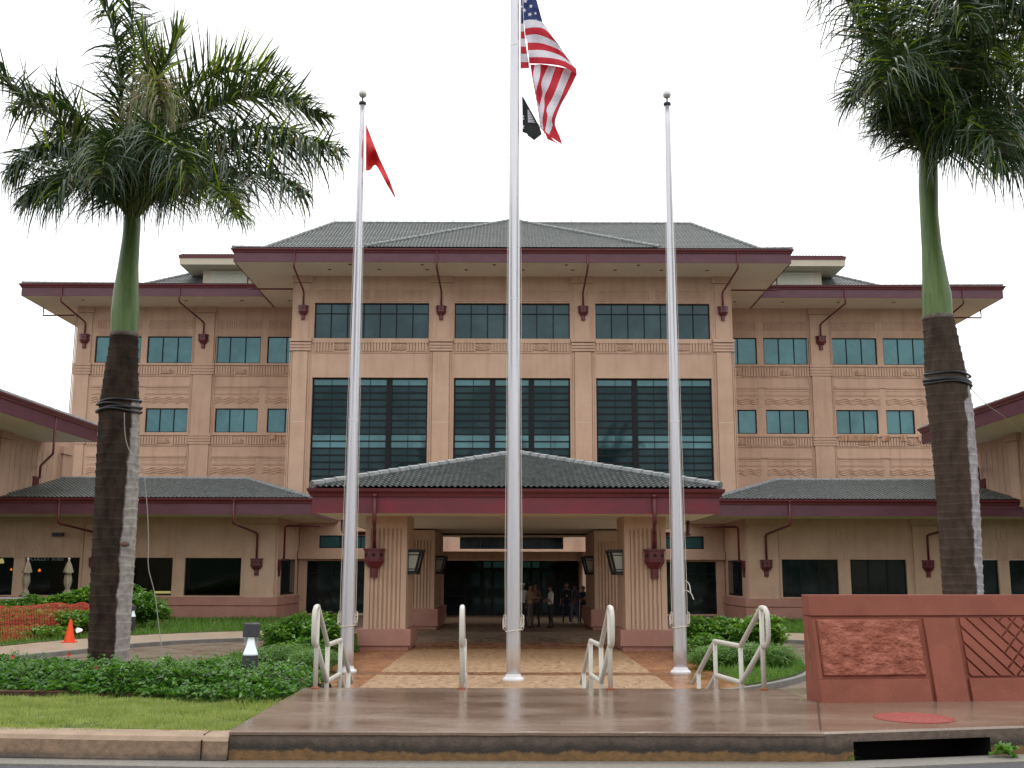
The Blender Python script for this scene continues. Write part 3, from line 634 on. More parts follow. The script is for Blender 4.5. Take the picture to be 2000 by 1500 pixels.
# wings left and right
uw = [(13.25, 15.67, 2), (16.1, 19.06, 3), (20.47, 23.36, 3), (23.76, 26.7, 3)]
lw = [(13.25, 15.5, 2), (16.1, 18.8, 3), (20.55, 23.2, 3), (23.72, 25.5, 2)]
zu0, zu1 = zz(710.5, WX), zz(658.5, WX); zl0, zl1 = zz(846, WX), zz(799, WX)
y = WX
for s in (-1, 1):
    def X(a, c): return (a, c) if s > 0 else (-c, -a)
    b = MB()
    ops = [(*X(a, c), zu0, zu1) for a, c, n_ in uw] + [(*X(a, c), zl0, zl1) for a, c, n_ in lw]
    wall(b, *X(12.603, 27.9), 0, ZS + .1, y, ops, .22)
    xe = 27.9 * s; b.quad((xe, y, 0), (xe, y, ZS), (xe, 85, ZS), (xe, 85, 0))
    for (za, zc, zd) in ((zz(711.5, y), zz(716, y), zz(734, y)), (zz(849, y), zz(853, y), zz(870, y))):   # two reeded bands
        for a, c in ((12.65, 18.95), (20.45, 26.8)):
            x0, x1 = X(a, c); b.box(x0, x1, y - .10, y + .02, zc + .03, za)
            b.box(x0, x1, y - .05, y + .01, zd - .08, zd - .03)
            reed(b, x0, x1, zd, zc - .02, y, fans=(x0 + (x1 - x0) * .27, x0 + (x1 - x0) * .76))
    for a, c in ((19.1, 20.3), (26.95, 27.88)):
        x0, x1 = X(a, c)
        b.box(x0, x1, y - .09, y + .02, .2, ZS - .45); b.box(x0 - .08, x1 + .08 if s < 0 or a < 26 else x1, y - .12, y + .02, ZS - .42, ZS + .02)
        for e in (-.08, -.17):
            b.box(x0 + e - .02, x0 + e + .02, y - .04, y + .02, .2, ZS - .5); b.box(x1 - e - .02, x1 - e + .02, y - .04, y + .02, .2, ZS - .5) if a < 26 else None
        for za, zd in ((zz(711.5, y), zz(734, y)), (zz(849, y), zz(870, y))):
            n_ = 4; h = (za - zd) / n_
            for i in range(n_): b.box(x0 - .12, x1 + .12, y - .14, y + .02, zd + h * i + .03, zd + h * (i + 1) - .01)
    for a, c, n_ in uw:
        x0, x1 = X(a, c); glyphs(b, x0, x1, zz(644, y), zz(629, y), y, per=.42); diag(b, x0, x1, zz(657, y), zz(647, y), y, sgn=s)
        b.box(x0, x1, y - .03, y + .01, zz(628, y), zz(626.5, y))
    for zt, zb in ((zz(757, y), zz(797, y)), (zz(894, y), zz(935, y)), (zz(955, y), zz(995, y))):
        for a, c in ((12.65, 15.67), (16.1, 18.9), (20.55, 23.36), (23.76, 26.7)):
            x0, x1 = X(a, c)
            b.box(x0, x1, y - .05, y + .01, zt - .05, zt + .02)
            h = zt - zb; zc = zb + h * .36
            waves(b, x0, x1, zc, y, gap=.13, amp=.06)
            b.box(x0, x1, y - .028, y + .01, zc + .34, zc + .38)
            nb = 3
            for i in range(nb): b.box(x0 + (x1 - x0) * i / nb + .03, x0 + (x1 - x0) * (i + 1) / nb - .03, y - .022, y + .01, zc + .40, zc + .62)
            b.box(x0, x1, y - .028, y + .01, zc + .65, zc + .69)
        for a, c in ((12.65, 18.9), (20.5, 26.75)): b.box(*X(a, c), y - .07, y + .01, zt + .02, zt + .12)
    b.build('wing_wall', ['stucco'], BL)
    for xs_ in ([(-13.6, 1.1), (-15.3, .4)] if s < 0 else [(20.6, 2.4), (23.3, .5), (24.5, .4), (25.6, .8)]):
        b = MB(); b.quad((xs_[0], y - .1435, zz(860, y)), (xs_[0] + xs_[1], y - .1435, zz(860, y)), (xs_[0] + xs_[1], y - .1435, zz(849, y)), (xs_[0], y - .1435, zz(849, y)))
        b.build('water_stain', 'stain', BL)
    for a, c, n_ in uw: x0, x1 = X(a, c); window(BL, x0, x1, zu0, zu1, WX, split(x0, x1, n_), [], 'glass_teal')
    for a, c, n_ in lw: x0, x1 = X(a, c); window(BL, x0, x1, zl0, zl1, WX, split(x0, x1, n_), [], 'glass_teal')
    # wing eave and roof
    ex = X(15.36, 30.4)
    eave(BL, *ex, 64.6, 88, 19.07 - .0, 19.82, 2.8, *( (15.44, 27.9) if s > 0 else (-27.9, -15.44)), WX, 85, skip='x0' if s > 0 else 'x1')
    b = MB(); z0, z1 = 19.82, 22.2
    P = lambda x, yy, z: (x * s, yy, z)
    def T(*q): tile(b, *(q if s > 0 else (q[1], q[0], q[3], q[2])))
    T(P(10, 64.55, z0), P(30.4, 64.55, z0), P(23.4, 66.3, z0 + .42), P(10, 66.3, z0 + .42))
    T(P(19.85, 66.3, z0 + .42), P(23.4, 66.3, z0 + .42), P(18.2, 71.5, 23.3), P(18.1, 71.5, 23.3))
    b.add([P(30.4, 64.55, z0), P(30.4, 88, z0), P(23.4, 80, z0 + .42), P(23.4, 66.3, z0 + .42), P(18.2, 71.5, 23.3), P(18.2, 78, 23.3), P(10, 78, 23.3), P(10, 71.5, 23.3), P(10, 88, z0)],
          [[0, 1, 2, 3], [3, 2, 5, 4], [4, 5, 6, 7], [2, 1, 8, 6, 5]])
    caps(b, P(30.4, 64.55, z0 + .05), P(23.4, 66.3, z0 + .47)); caps(b, P(23.4, 66.3, z0 + .47), P(18.2, 71.5, 23.35))
    b.build('wing_roof', ['roof_tile', 'ridge_tile'], BL)
    downlights(BL, [(s * x, 65.7, 19.07) for x in (14, 17, 20.5, 24, 27)])
    # roof penthouse with louvre
    zA, zB, zC = 20.6, zz(518, 65.2), zz(506, 65.2)
    b = MB(); hx = X(12.0, 19.75)
    b.box(*hx, 66.45, 76, zA - 1, zB + .03)
    b.build('penthouse', 'penthouse_cream', BL)
    xa, xb = X(12, 20.9); b = MB()
    b.frustum(((xa + xb) / 2, 71.2), (xb - xa) / 2, 6.0, (xb - xa) / 2 + .02, 6.05, zB, zC); b.build('penthouse_fascia', 'penthouse_cream', BL)
    b = MB(); b.frustum(((xa + xb) / 2, 71.2), (xb - xa) / 2 + .04, 6.1, (xb - xa) / 2 + .06, 6.12, zC + .002, zC + .2, 0)
    tile(b, (xa, 65.1, zC + .2), (xb, 65.1, zC + .2), (xb - .5, 67, zC + .62), (xa + .5, 67, zC + .62), k=1)
    b.build('penthouse_roof', ['gutter_red', 'roof_tile'], BL)
    lx0, lx1 = X(16.9, 19.2); b = MB(); zL0, zL1 = 20.2, zz(535, 66.4)
    for i in range(18): b.box(lx0 + .03 + i * .125, lx0 + .1 + i * .125, 66.38, 66.43, zL0, zL1)
    b.box(lx0, lx1, 66.42, 66.445, zL0, zL1); b.box(lx0 - .1, lx1 + .1, 66.35, 66.448, zL1, zL1 + .12); b.build('louvre_panel', 'louvre', BL)
# tower eave and roof
eave(BL, -15.35, 15.35, 57.1, 90, 19.07, 19.82, 2.8, -12.6, 12.6, WT, 86)
EYz = 19.82
b = MB(); zr_ = zz(437, 64.4); rx = 11.1
tile(b, (-15.4, 57.02, EYz), (15.4, 57.02, EYz), (14.0, 58.4, EYz + .40), (-14.0, 58.4, EYz + .40))
tile(b, (-14.0, 58.4, EYz + .40), (14.0, 58.4, EYz + .40), (rx, 64.4, zr_), (-rx, 64.4, zr_))
b.add([(-15.4, 57.02, EYz), (-14, 58.4, EYz + .4), (-rx, 64.4, zr_), (-rx, 80, zr_), (-15.4, 90, EYz), (15.4, 57.02, EYz), (14, 58.4, EYz + .4), (rx, 64.4, zr_), (rx, 80, zr_), (15.4, 90, EYz)],
      [[0, 1, 2, 3, 4], [5, 9, 8, 7, 6], [2, 7, 8, 3], [3, 8, 9, 4]])
caps(b, (-15.4, 57.02, EYz + .05), (-14, 58.4, EYz + .45)); caps(b, (15.4, 57.02, EYz + .05), (14, 58.4, EYz + .45))
caps(b, (-14, 58.4, EYz + .45), (-rx, 64.4, zr_ + .05)); caps(b, (14, 58.4, EYz + .45), (rx, 64.4, zr_ + .05)); caps(b, (-rx, 64.4, zr_ + .03), (rx, 64.4, zr_ + .03))
for x in np.linspace(-rx, rx, 7): b.tube([(x, 64.4, zr_), (x, 64.4, zr_ + .28)], .025, 6, 1)
# projecting front pyramid
za = zz(431, 64.3)
tile(b, (-8.1, 57.0, EYz + .06), (8.1, 57.0, EYz + .06), (.02, 64.3, za), (-.02, 64.3, za))
caps(b, (-8.1, 57.0, EYz + .12), (0, 64.3, za + .05)); caps(b, (8.1, 57.0, EYz + .12), (0, 64.3, za + .05))
b.build('central_roof', ['roof_tile', 'ridge_tile'], BL)
downlights(BL, [(x, 58.6, 19.07) for x in (-10.3, -7.5, -4.8, -2.6, .6, 3.4, 5.8, 8.4, 11)] + [(x, 57.6, 19.07) for x in (-9, -5, -1, 3, 7)])
for x0, x1 in ((-12.0, -11.95), (-4.15, -4.06), (4.15, 4.06), (12.4, 12.05)):
    downspout(BL, [(x0, 57.05, 19.7), (x0, 57.05, 18.75), (x1, 59.8, 18.1), (x1, 59.8, zz(600, 59.7))]); leader(BL, x1, 59.9, zz(597, 59.7), 1.0)
for s in (-1, 1):
    for x0, x1 in ((20.6, 19.75), (27.9, 27.35)):
        x0 *= s; x1 *= s; downspout(BL, [(x0, 64.55, 19.7), (x0, 64.55, 18.7), (x1, 67.2, 18.0), (x1, 67.2, zz(660, 67))]); leader(BL, x1, 67.3, zz(655, 67.2), 1.1)
    b = MB(); b.tube([(12.65 * s, 60.3, zz(563, 60)), (15.4 * s, 60.6, zz(563, 60.3)), (15.4 * s, 60.6, zz(540, 60.3))], .05, 8); b.build('downspout', 'pipe_red', BL)
    b = MB(); b.tube([(28 * s, 67.0, zz(618, 67)), (30.1 * s, 67.2, zz(617, 67)), (30.1 * s, 67.2, zz(601, 67))], .05, 8); b.build('downspout', 'pipe_red', BL)

# single storey front wings
WL = 53.0; zf0 = 4.9; zft = 5.62
bw = [(13.14, 15.88), (16.47, 19.2), (21.0, 23.67), (24.2, 26.95), (29, 31.7)]
zw0, zw1 = zz(1165, WL), zz(1091, WL)
for s in (-1, 1):
    def X(a, c): return (a, c) if s > 0 else (-c, -a)
    b = MB(); y = WL
    ops = [(*X(a, c), zw0, zw1) for a, c in bw]
    wall(b, *X(11.45, 36), 1.05, zf0 + .1, y, ops, .25, 0)
    xe = 11.45 * s; q = [(xe, y, 0), (xe, y, 5), (xe, 58.5, 5), (xe, 58.5, 0)]; b.quad(*(q if s < 0 else q[::-1]))
    for a, c in ((11.5, 12.95), (19.55, 20.8), (27.2, 28.6)):
        x0, x1 = X(a, c); b.box(x0, x1, y - .10, y + .02, 1.0, zf0 - .35); b.box(x0 - .08, x1 + .08, y - .14, y + .02, zf0 - .33, zf0 + .06)
        b.box(x0 - .12, x0 - .07, y - .04, y + .01, 1.05, zf0 - .35) if a > 12 else None; b.box(x1 + .07, x1 + .12, y - .04, y + .01, 1.05, zf0 - .35)
    for (a0, c0), (a1, c1) in ((bw[0], bw[1]), (bw[2], bw[3])):
        for a, c in ((a0, c0), (a1, c1)):
            x0, x1 = X(a, c); n_ = 3
            for i in range(n_):
                p0, p1 = x0 + (x1 - x0) * i / n_ + .03, x0 + (x1 - x0) * (i + 1) / n_ - .03; m_ = (p0 + p1) / 2
                b.box(p0, p1, y - .02, y + .01, zw1 + .65, zw1 + .95)
                b.box(p0, p0 + .03, y - .02, y + .01, zw1 + .05, zw1 + .62); b.box(p1 - .03, p1, y - .02, y + .01, zw1 + .05, zw1 + .62)
                for d, h in ((-.24, .18), (-.12, .32), (0, .42), (.12, .32), (.24, .18)): b.box(m_ + d - .025, m_ + d + .025, y - .025, y + .01, zw1 + .08, zw1 + .1 + h)
            b.box(x0, x1, y - .03, y + .01, zw1 + .98, zw1 + 1.02)
        xm = (X(a0, c1)[0] + X(a0, c1)[1]) / 2
        for d in (-.22, -.11, 0, .11, .22): b.box(xm + d - .035, xm + d + .035, y - .03, y + .01, zw1 - .05, zw1 + .95)
        b.box(xm - .3, xm - .2, y - .03, y + .01, zw1 + .99, zw1 + 1.55); b.box(xm + .2, xm + .3, y - .03, y + .01, zw1 + .99, zw1 + 1.55); b.box(xm - .1, xm + .1, y - .03, y + .01, zw1 + .99, zw1 + 1.4)
        b.box(xm - .012, xm + .012, y - .002, y + .001, 1.05, zw1 - .06)
    b.build('front_wing_wall', 'stucco_tan', BL)
    b = MB(); x0, x1 = X(11.30, 36)
    b.box(x0, x1, y - .16, 58.4, -.1, .62); b.box(x0 - .03 if s > 0 else x0, x1 if s > 0 else x1 + .03, y - .20, 58.3, .66, 1.04); b.box(x0 + .05, x1 - .05, y - .12, 58.2, .62, .66)
    b.build('plinth', 'base_pink', BL)
    for i, (a, c) in enumerate(bw[:4]):
        x0, x1 = X(a, c); window(BL, x0, x1, zw0, zw1, WL, split(x0, x1, 3) if s > 0 else split(x0, x1, 1), [], 'glass_clear' if s < 0 else 'glass_dark', dep=.22)
    if s < 0:    # lit dining room behind the left windows
        b = MB(); r0, r1, r2, r3, q0, q1 = -27.2, -12, WL + .3, WL + 4.5, .9, 3.6
        b.quad((r0, r3, q0), (r1, r3, q0), (r1, r3, q1), (r0, r3, q1)); b.quad((r0, r2, q0), (r1, r2, q0), (r1, r3, q0), (r0, r3, q0)); b.quad((r0, r2, q1), (r1, r2, q1), (r1, r3, q1), (r0, r3, q1)); b.quad((r0, r2, q0), (r0, r3, q0), (r0, r3, q1), (r0, r2, q1)); b.quad((r1, r2, q0), (r1, r3, q0), (r1, r3, q1), (r1, r2, q1)); b.build('dining_room', 'room_dark', BL)
    eave(BL, *X(9.35, 36), 50.2, 62, zf0 - .03, zft, 2.8, *X(11.45, 33), WL, 59)
    b = MB()
    def T(*q): tile(b, *(q if s > 0 else (q[1], q[0], q[3], q[2])))
    P = lambda x, yy, z: (x * s, yy, z)
    zR = zz(938, 57)
    T(P(9.35, 50.15, zft), P(36, 50.15, zft), P(36, 57, zR), P(13.98, 57, zR))
    b.add([P(9.35, 50.15, zft), P(13.98, 57, zR), P(9.35, 62, zft), P(36, 57, zR), P(36, 62, zft)], [[0, 1, 2], [1, 3, 4, 2]])
    caps(b, P(9.35, 50.15, zft + .05), P(13.98, 57, zR + .04)); caps(b, P(13.98, 57, zR + .04), P(36, 57, zR + .04))
    b.build('front_wing_roof', ['roof_tile', 'ridge_tile'], BL)
    for x0, x1 in ((12.9, 12.35), (21.0, 20.2)):
        x0 *= s; x1 *= s; downspout(BL, [(x0, 50.12, 5.5), (x0, 50.12, 4.45), (x1, 52.75, 4.1), (x1, 52.75, zz(1093, 52.7))]); leader(BL, x1, 52.9, zz(1092, 52.8), 1.0)
    xq = 11.42 * s; downspout(BL, [(9.5 * s, 53.6, 4.5), (11.2 * s, 53.6, 4.5), (11.2 * s, 53.6, zz(1095, 53.6))]); leader(BL, xq - .05 * s, 53.6, zz(1094, 53.6), 1.0, side=s)
    b = MB(); xx_ = 21.6 if s < 0 else 10.6
    b.box(s * 22.1 - .25, s * 22.1 + .25, 52.75, 52.98, zz(1050, 53), zz(1043, 53)); 
    if s < 0: b.build('wall_light', 'dark_cap', BL)
    # side windows of the corner, recessed entrance front with strip window
    b = MB(); yy = 58.4; xr0, xr1 = X(5.2, 11.4)
    sx0, sx1 = X(7.0, 10.35); gx0, gx1 = X(7.0, 10.95)
    wall(b, xr0, xr1, 0, 5, yy, [(sx0, sx1, 3.52, 4.2), (gx0, gx1, .1, 2.85)], .2)
    b.box(xr0, xr1, yy - .35, yy, 2.95, 3.4); b.build('entrance_wall', 'stucco_tan', BL)
    window(BL, sx0, sx1, 3.52, 4.2, yy, split(sx0, sx1, 3), [], 'glass_teal', name='strip_window')
    window(BL, gx0, gx1, .1, 2.85, yy, split(gx0, gx1, 3), [2.2], 'glass_dark', name='shop_window')
    b = MB(); xs0 = 11.44 * s
    b.box(min(xs0, xs0 - .04 * s), max(xs0, xs0 - .04 * s), 54.2, 57.4, 1.15, 2.9); o = b.build('side_window', 'frame_dark', BL)
    b = MB(); xs1 = xs0 - .045 * s
    for i in range(4): b.quad((xs1, 54.28 + i * .78, 1.22), (xs1, 54.96 + i * .78, 1.22), (xs1, 54.96 + i * .78, 2.83), (xs1, 54.28 + i * .78, 2.83))
    b.build('pane', 'glass_dark', o)
# vestibule front and entrance doors
b = MB(); y = 55.0
wall(b, -5.4, 5.4, zz(1075, y), 4.85, y, [(-2.62, 2.62, zz(1072.5, y), zz(1049, y))], .25)
for xc in (-3.35, 3.35):
    for i in range(4): b.box(xc - .2 + i * .11, xc - .13 + i * .11, y - .03, y + .01, zz(1074, y), 4.7)
b.box(-5.4, 5.4, y - .12, y + .01, 4.62, 4.86); b.box(-3.05, 3.05, y - .03, y + .01, zz(1048, y), zz(1047, y) + .03)
b.box(-5.4, 5.4, y - .25, y + .3, zz(1077.5, y), zz(1075, y)); b.quad((-5.4, y, 4.85), (5.4, y, 4.85), (5.4, 60, 4.95), (-5.4, 60, 4.95))
b.box(-5.4, 5.4, 55.9, 56.1, 2.85, zz(1077.5, 55) + .1)
b.box(-5.4, -3.6, 55.3, 58.4, 0, 4.8); b.box(3.6, 5.4, 55.3, 58.4, 0, 4.8); b.build('vestibule', 'stucco', BL)
window(BL, -2.62, 2.62, zz(1072.5, 55), zz(1049, 55), 55, split(-2.62, 2.62, 5), [], 'glass_dark', name='clerestory_window')
yD = 58.6
b = MB(); b.box(-3.6, 3.6, yD + .12, yD + .2, 0, 3.3); b.build('entrance_glazing', 'glass_dark', BL)
for x0, x1 in ((-3.55, -2.5), (-2.45, -1.6), (-1.0, 0), (.02, 1.02), (1.6, 2.45), (2.5, 3.55)):
    b = MB(); t = .07
    b.box(x0, x0 + t, yD, yD + .07, .02, 2.35); b.box(x1 - t, x1, yD, yD + .07, .02, 2.35); b.box(x0 + t, x1 - t, yD, yD + .07, 2.28, 2.35); b.box(x0 + t, x1 - t, yD, yD + .07, .02, .2); b.box(x0 + t, x1 - t, yD + .01, yD + .06, 1.0, 1.06)
    o = b.build('entrance_door', 'frame_dark', BL)
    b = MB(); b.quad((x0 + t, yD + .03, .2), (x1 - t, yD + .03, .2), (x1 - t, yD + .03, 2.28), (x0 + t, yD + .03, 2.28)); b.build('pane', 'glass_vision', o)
b = MB()
for x in (-1.55, -1.05, 1.07, 1.57, -2.47, 2.47): b.box(x - .05, x + .05, yD - .02, yD + .1, 0, 3.2)
b.box(-3.6, 3.6, yD - .01, yD + .09, 2.38, 2.5); b.build('door_posts', 'frame_dark', BL)
for x0, x1 in ((-1.0, 0), (.02, 1.02), (-1.5, -1.1), (1.1, 1.5)):
    b = MB(); b.quad((x0, yD + .05, 2.52), (x1, yD + .05, 2.52), (x1, yD + .05, 3.1), (x0, yD + .05, 3.1)); b.build('transom_pane', 'glass_teal', BL)

# two storey side wings running towards the viewer
for s in (-1, 1):
    xo = -.0 if s < 0 else -.25
    xw, xg = (24.0 + xo) * s, (21.2 + xo) * s; zf = 8.75; zt = 9.55
    b = MB()
    b.quad((xw, 25, 0), (xw, 49.4, 0), (xw, 49.4, zf + .1), (xw, 25, zf + .1)); b.quad((xw, 49.4, 5.2), (xw, 54.7, 5.2), (xw, 54.7, zf + .1), (xw, 49.4, zf + .1)); b.quad((xw, 54.7, 5.2), (xw, 58.7, 5.2), (xw, 58.7, 9.6), (xw, 54.7, 9.6)); b.quad((xw, 58.7, 5.2), (xw * 1.3, 58.7, 5.2), (xw * 1.3, 58.7, 10.2), (xw, 58.7, 10.2))
    for yy in (31, 37.5, 44, 50.5, 57.5):
        for dy, pr in ((0, .14), ):
            x0, x1 = sorted((xw, xw - pr * s)); b.box(x0, x1, yy - .5, yy + .5, 5.3, zf - .35)
            for e in (-.75, -.62, .62, .75): x0, x1 = sorted((xw, xw - .05 * s)); b.box(x0, x1, yy + e - .03, yy + e + .03, 5.3, zf - .35)
            x0, x1 = sorted((xw, xw - .22 * s)); b.box(x0, x1, yy - .65, yy + .65, zf - .33, zf + .05)
    for yy in np.arange(26, 58, .6):
        x0, x1 = sorted((xw, xw - .02 * s)); b.box(x0, x1, yy - .012, yy + .012, 5, zf - .4)
    b.build('side_wing_wall', 'stucco', BL)
    xo_, xi = 34 * s, xg
    a, c = sorted((xo_, xi))
    eave(BL, a, c, 20, 54.6, zf, zt, 2.8, *( (a + 2.8, c - 2.8)), 22.8, 51.8)
    b = MB(); zR = 11.6
    if s < 0: tile(b, (xg, 54.65, zt), (xg, 20, zt), (-27, 20, zR), (-27, 48, zR))
    else: tile(b, (xg, 20, zt), (xg, 54.65, zt), (27, 48, zR), (27, 20, zR))
    b.add([(xg, 54.65, zt), (34 * s, 54.65, zt), (27 * s, 48, zR), (34 * s, 20, zt), (27 * s, 20, zR)], [[0, 1, 2], [1, 3, 4, 2]])
    caps(b, (xg, 54.65, zt + .04), (27 * s, 48, zR + .04)); caps(b, (27 * s, 48, zR + .04), (27 * s, 20, zR + .04))
    b.build('side_wing_roof', ['roof_tile', 'ridge_tile'], BL)
    for yg, yw in ((49.5, 54.2), (40, 44.8)):
        xl = xw - .2 * s; zl = 7.6
        downspout(BL, [(xg, yg, zt - .2), (xg, yg, zl), (xl, yw, zl - .1), (xl, yw, 6.9)]); leader(BL, xw - .05 * s, yw, 6.95, 1.2, side=s)

# ------------------------------------------------------------ entrance canopy
CX = .12
CP = thing('entrance_canopy', 'low tiled entrance canopy with deep maroon fascia on fluted tan columns', 'canopy', (CX, 31, 0))
cx0, cx1, cy0, cy1 = CX - 5.75, CX + 5.75, 30.5, 50.2; cz0, czt = zz(1003, 30.5), zz(955, 30.5)
b = MB(); t = .06; zm = czt - .24
eave(CP, cx0, cx1, cy0, cy1, cz0, czt, 1.5, cx0 + 1.5, cx1 - 1.5, 32.2, 49)
b = MB(); b.box(cx0 + 1.5, cx1 - 1.5, 32.2, 49, cz0 + .12, cz0 + .2); b.build('ceiling', 'soffit', CP)
b = MB(); az = zz(888, 36.6)
tile(b, (cx0 - .05, 30.45, czt), (cx1 + .05, 30.45, czt), (CX + .02, 36.6, az), (CX - .02, 36.6, az), p=.165, row=.30, amp=.045, lip=.05)
tile(b, (cx0 - .05, 50.2, czt), (cx0 - .05, 30.45, czt), (CX, 36.6, az), (CX, 44.2, az), p=.33, k=0); tile(b, (cx1 + .05, 30.45, czt), (cx1 + .05, 50.2, czt), (CX, 44.2, az), (CX, 36.6, az), p=.33, k=0)
b.add([(cx0, 50.2, czt), (cx1, 50.2, czt), (CX, 44.2, az)], [[0, 1, 2]])
for e in ((cx0 - .03, 30.47), (cx1 + .03, 30.47)): caps(b, (e[0], e[1], czt + .10), (CX, 36.6, az + .06), r=.115, ln=.40)
caps(b, (CX, 36.6, az + .06), (CX, 44.2, az + .06), r=.115)
b.build('roof', ['roof_tile', 'ridge_tile'], CP)
def flutes(b, x0, x1, y, z0, z1, n, face='y', k=0):
    m_ = .16; p = (x1 - x0 - 2 * m_) / n
    for i in range(n):
        a, c = x0 + m_ + p * i + .022, x0 + m_ + p * (i + 1) - .022
        if face == 'y': b.box(a, c, y - .05, y + .01, z0, z1, k)
        elif face == '+x': b.box(y - .01, y + .05, a, c, z0, z1, k)
        else: b.box(y - .05, y + .01, a, c, z0, z1, k)
def column(xa, xb, ya, yb, zb, n):
    b = MB(); z1 = cz0 + .06
    b.box(xa + .05, xb - .05, ya + .05, yb - .05, zb, z1)
    e = .05; fz = z1 - .42
    for (p0, p1, q0, q1) in ((xa, xb, ya, yb),): b.box(p0, p1, q0, q1, fz, z1 - .001)
    for x0, x1 in ((xa, xa + .16), (xb - .16, xb)):
        for y0, y1 in ((ya, ya + .16), (yb - .16, yb)): b.box(x0, x1, y0, y1, zb, fz)
    m_ = .16; w = xb - xa - 2 * m_; p = w / n
    for i in range(n):
        a, c = xa + m_ + p * i + .028, xa + m_ + p * (i + 1) - .028; b.box(a, c, ya, ya + .06, zb, fz)
    ny_ = max(4, int((yb - ya - .32) / .19)); p = (yb - ya - .32) / ny_
    for i in range(ny_):
        a, c = ya + m_ + p * i + .028, ya + m_ + p * (i + 1) - .028; b.box(xa, xa + .06, a, c, zb, fz); b.box(xb - .06, xb, a, c, zb, fz)
    o = b.build('column', 'stucco_tan', CP)
    b = MB(); b.box(xa - .17, xb + .17, ya - .17, yb + .17, .13, zb); b.box(xa - .10, xb + .10, ya - .10, yb + .10, -.15, .128); b.build('column_base', 'base_pink', o, bevel=.012)
    return o
for s in (-1, 1):
    xi, xo_ = CX + s * 3.22, CX + s * 4.45
    a, c = sorted((xi, xo_)); column(a, c, 32.15, 34.4, .60, 7); column(a, c, 43.9, 49.2, .80, 7)
    lx = CX + s * 3.98 - (.0 if s < 0 else .08)
    downspout(CP, [(lx + .0, 30.42, czt - .2), (lx + .0, 30.42, cz0 - .28), (lx + .0 - .18 * -s, 31.9, cz0 - .42), (lx - .18 * -s, 32.0, zz(1073, 32))], .062); leader(CP, lx - .18 * -s, 32.1, zz(1072, 32), 1.05)
    downspout(CP, [(CX + s * 5.5, 34.5, cz0 + .1), (CX + s * 5.5, 34.5, cz0 - .42), (CX + s * 4.5, 34.5, cz0 - .42)], .062)
    if s > 0: downspout(CP, [(CX + s * 5.0, 34.5, cz0 + .1), (CX + s * 5.0, 34.5, cz0 - .42), (CX + s * 5.5, 34.5, cz0 - .422)], .06)
    for yl, sc_ in ((32.75, 1.0), (33.95, 1.0), (44.6, 1.0), (46.2, 1.0)):
        b = MB(); xc = xi - s * .0
        zt_ = cz0 - 1.02; zb_ = zt_ - .60; g0, g1 = .36, .22       # tapered lantern on the inner face
        def tr(px, py, pz): return (xi - s * px, yl + py, pz)
        def bar(p, q, w_=.022): b.tube([tr(*p), tr(*q)], w_, 4)
        topc = [(0, -.16), (g0, -.16), (g0, .16), (0, .16)]; botc = [(0, -.16), (g1, -.16), (g1, .16), (0, .16)]
        for (p, q) in zip(topc, botc): bar((*p, zt_), (*q, zb_))
        for ring, z_ in ((topc, zt_), (botc, zb_), ([(.0, -.16), (.33, -.16), (.33, .16), (0, .16)], zt_ - .10), ([(0, -.16), (.24, -.16), (.24, .16), (0, .16)], zb_ + .08)):
            for i in range(4): bar((*ring[i], z_), (*ring[(i + 1) % 4], z_), .014 if z_ not in (zt_, zb_) else .026)
        x0, x1 = sorted((xi, xi - s * (g0 + .04))); b.box(x0, x1, yl - .2, yl + .2, zt_, zt_ + .07); x0, x1 = sorted((xi, xi - s * (g1 + .02))); b.box(x0, x1, yl - .18, yl + .18, zb_ - .08, zb_)
        o = b.build('lantern', 'lantern_frame', CP)
        b = MB(); V = [tr(px * .96, py * .9, zt_ - .01) for px, py in topc] + [tr(px * .96, py * .9, zb_ + .01) for px, py in botc]
        b.add(V, [[0, 1, 5, 4], [1, 2, 6, 5], [2, 3, 7, 6]]); b.build('lantern_pane', 'lantern_glass', o)

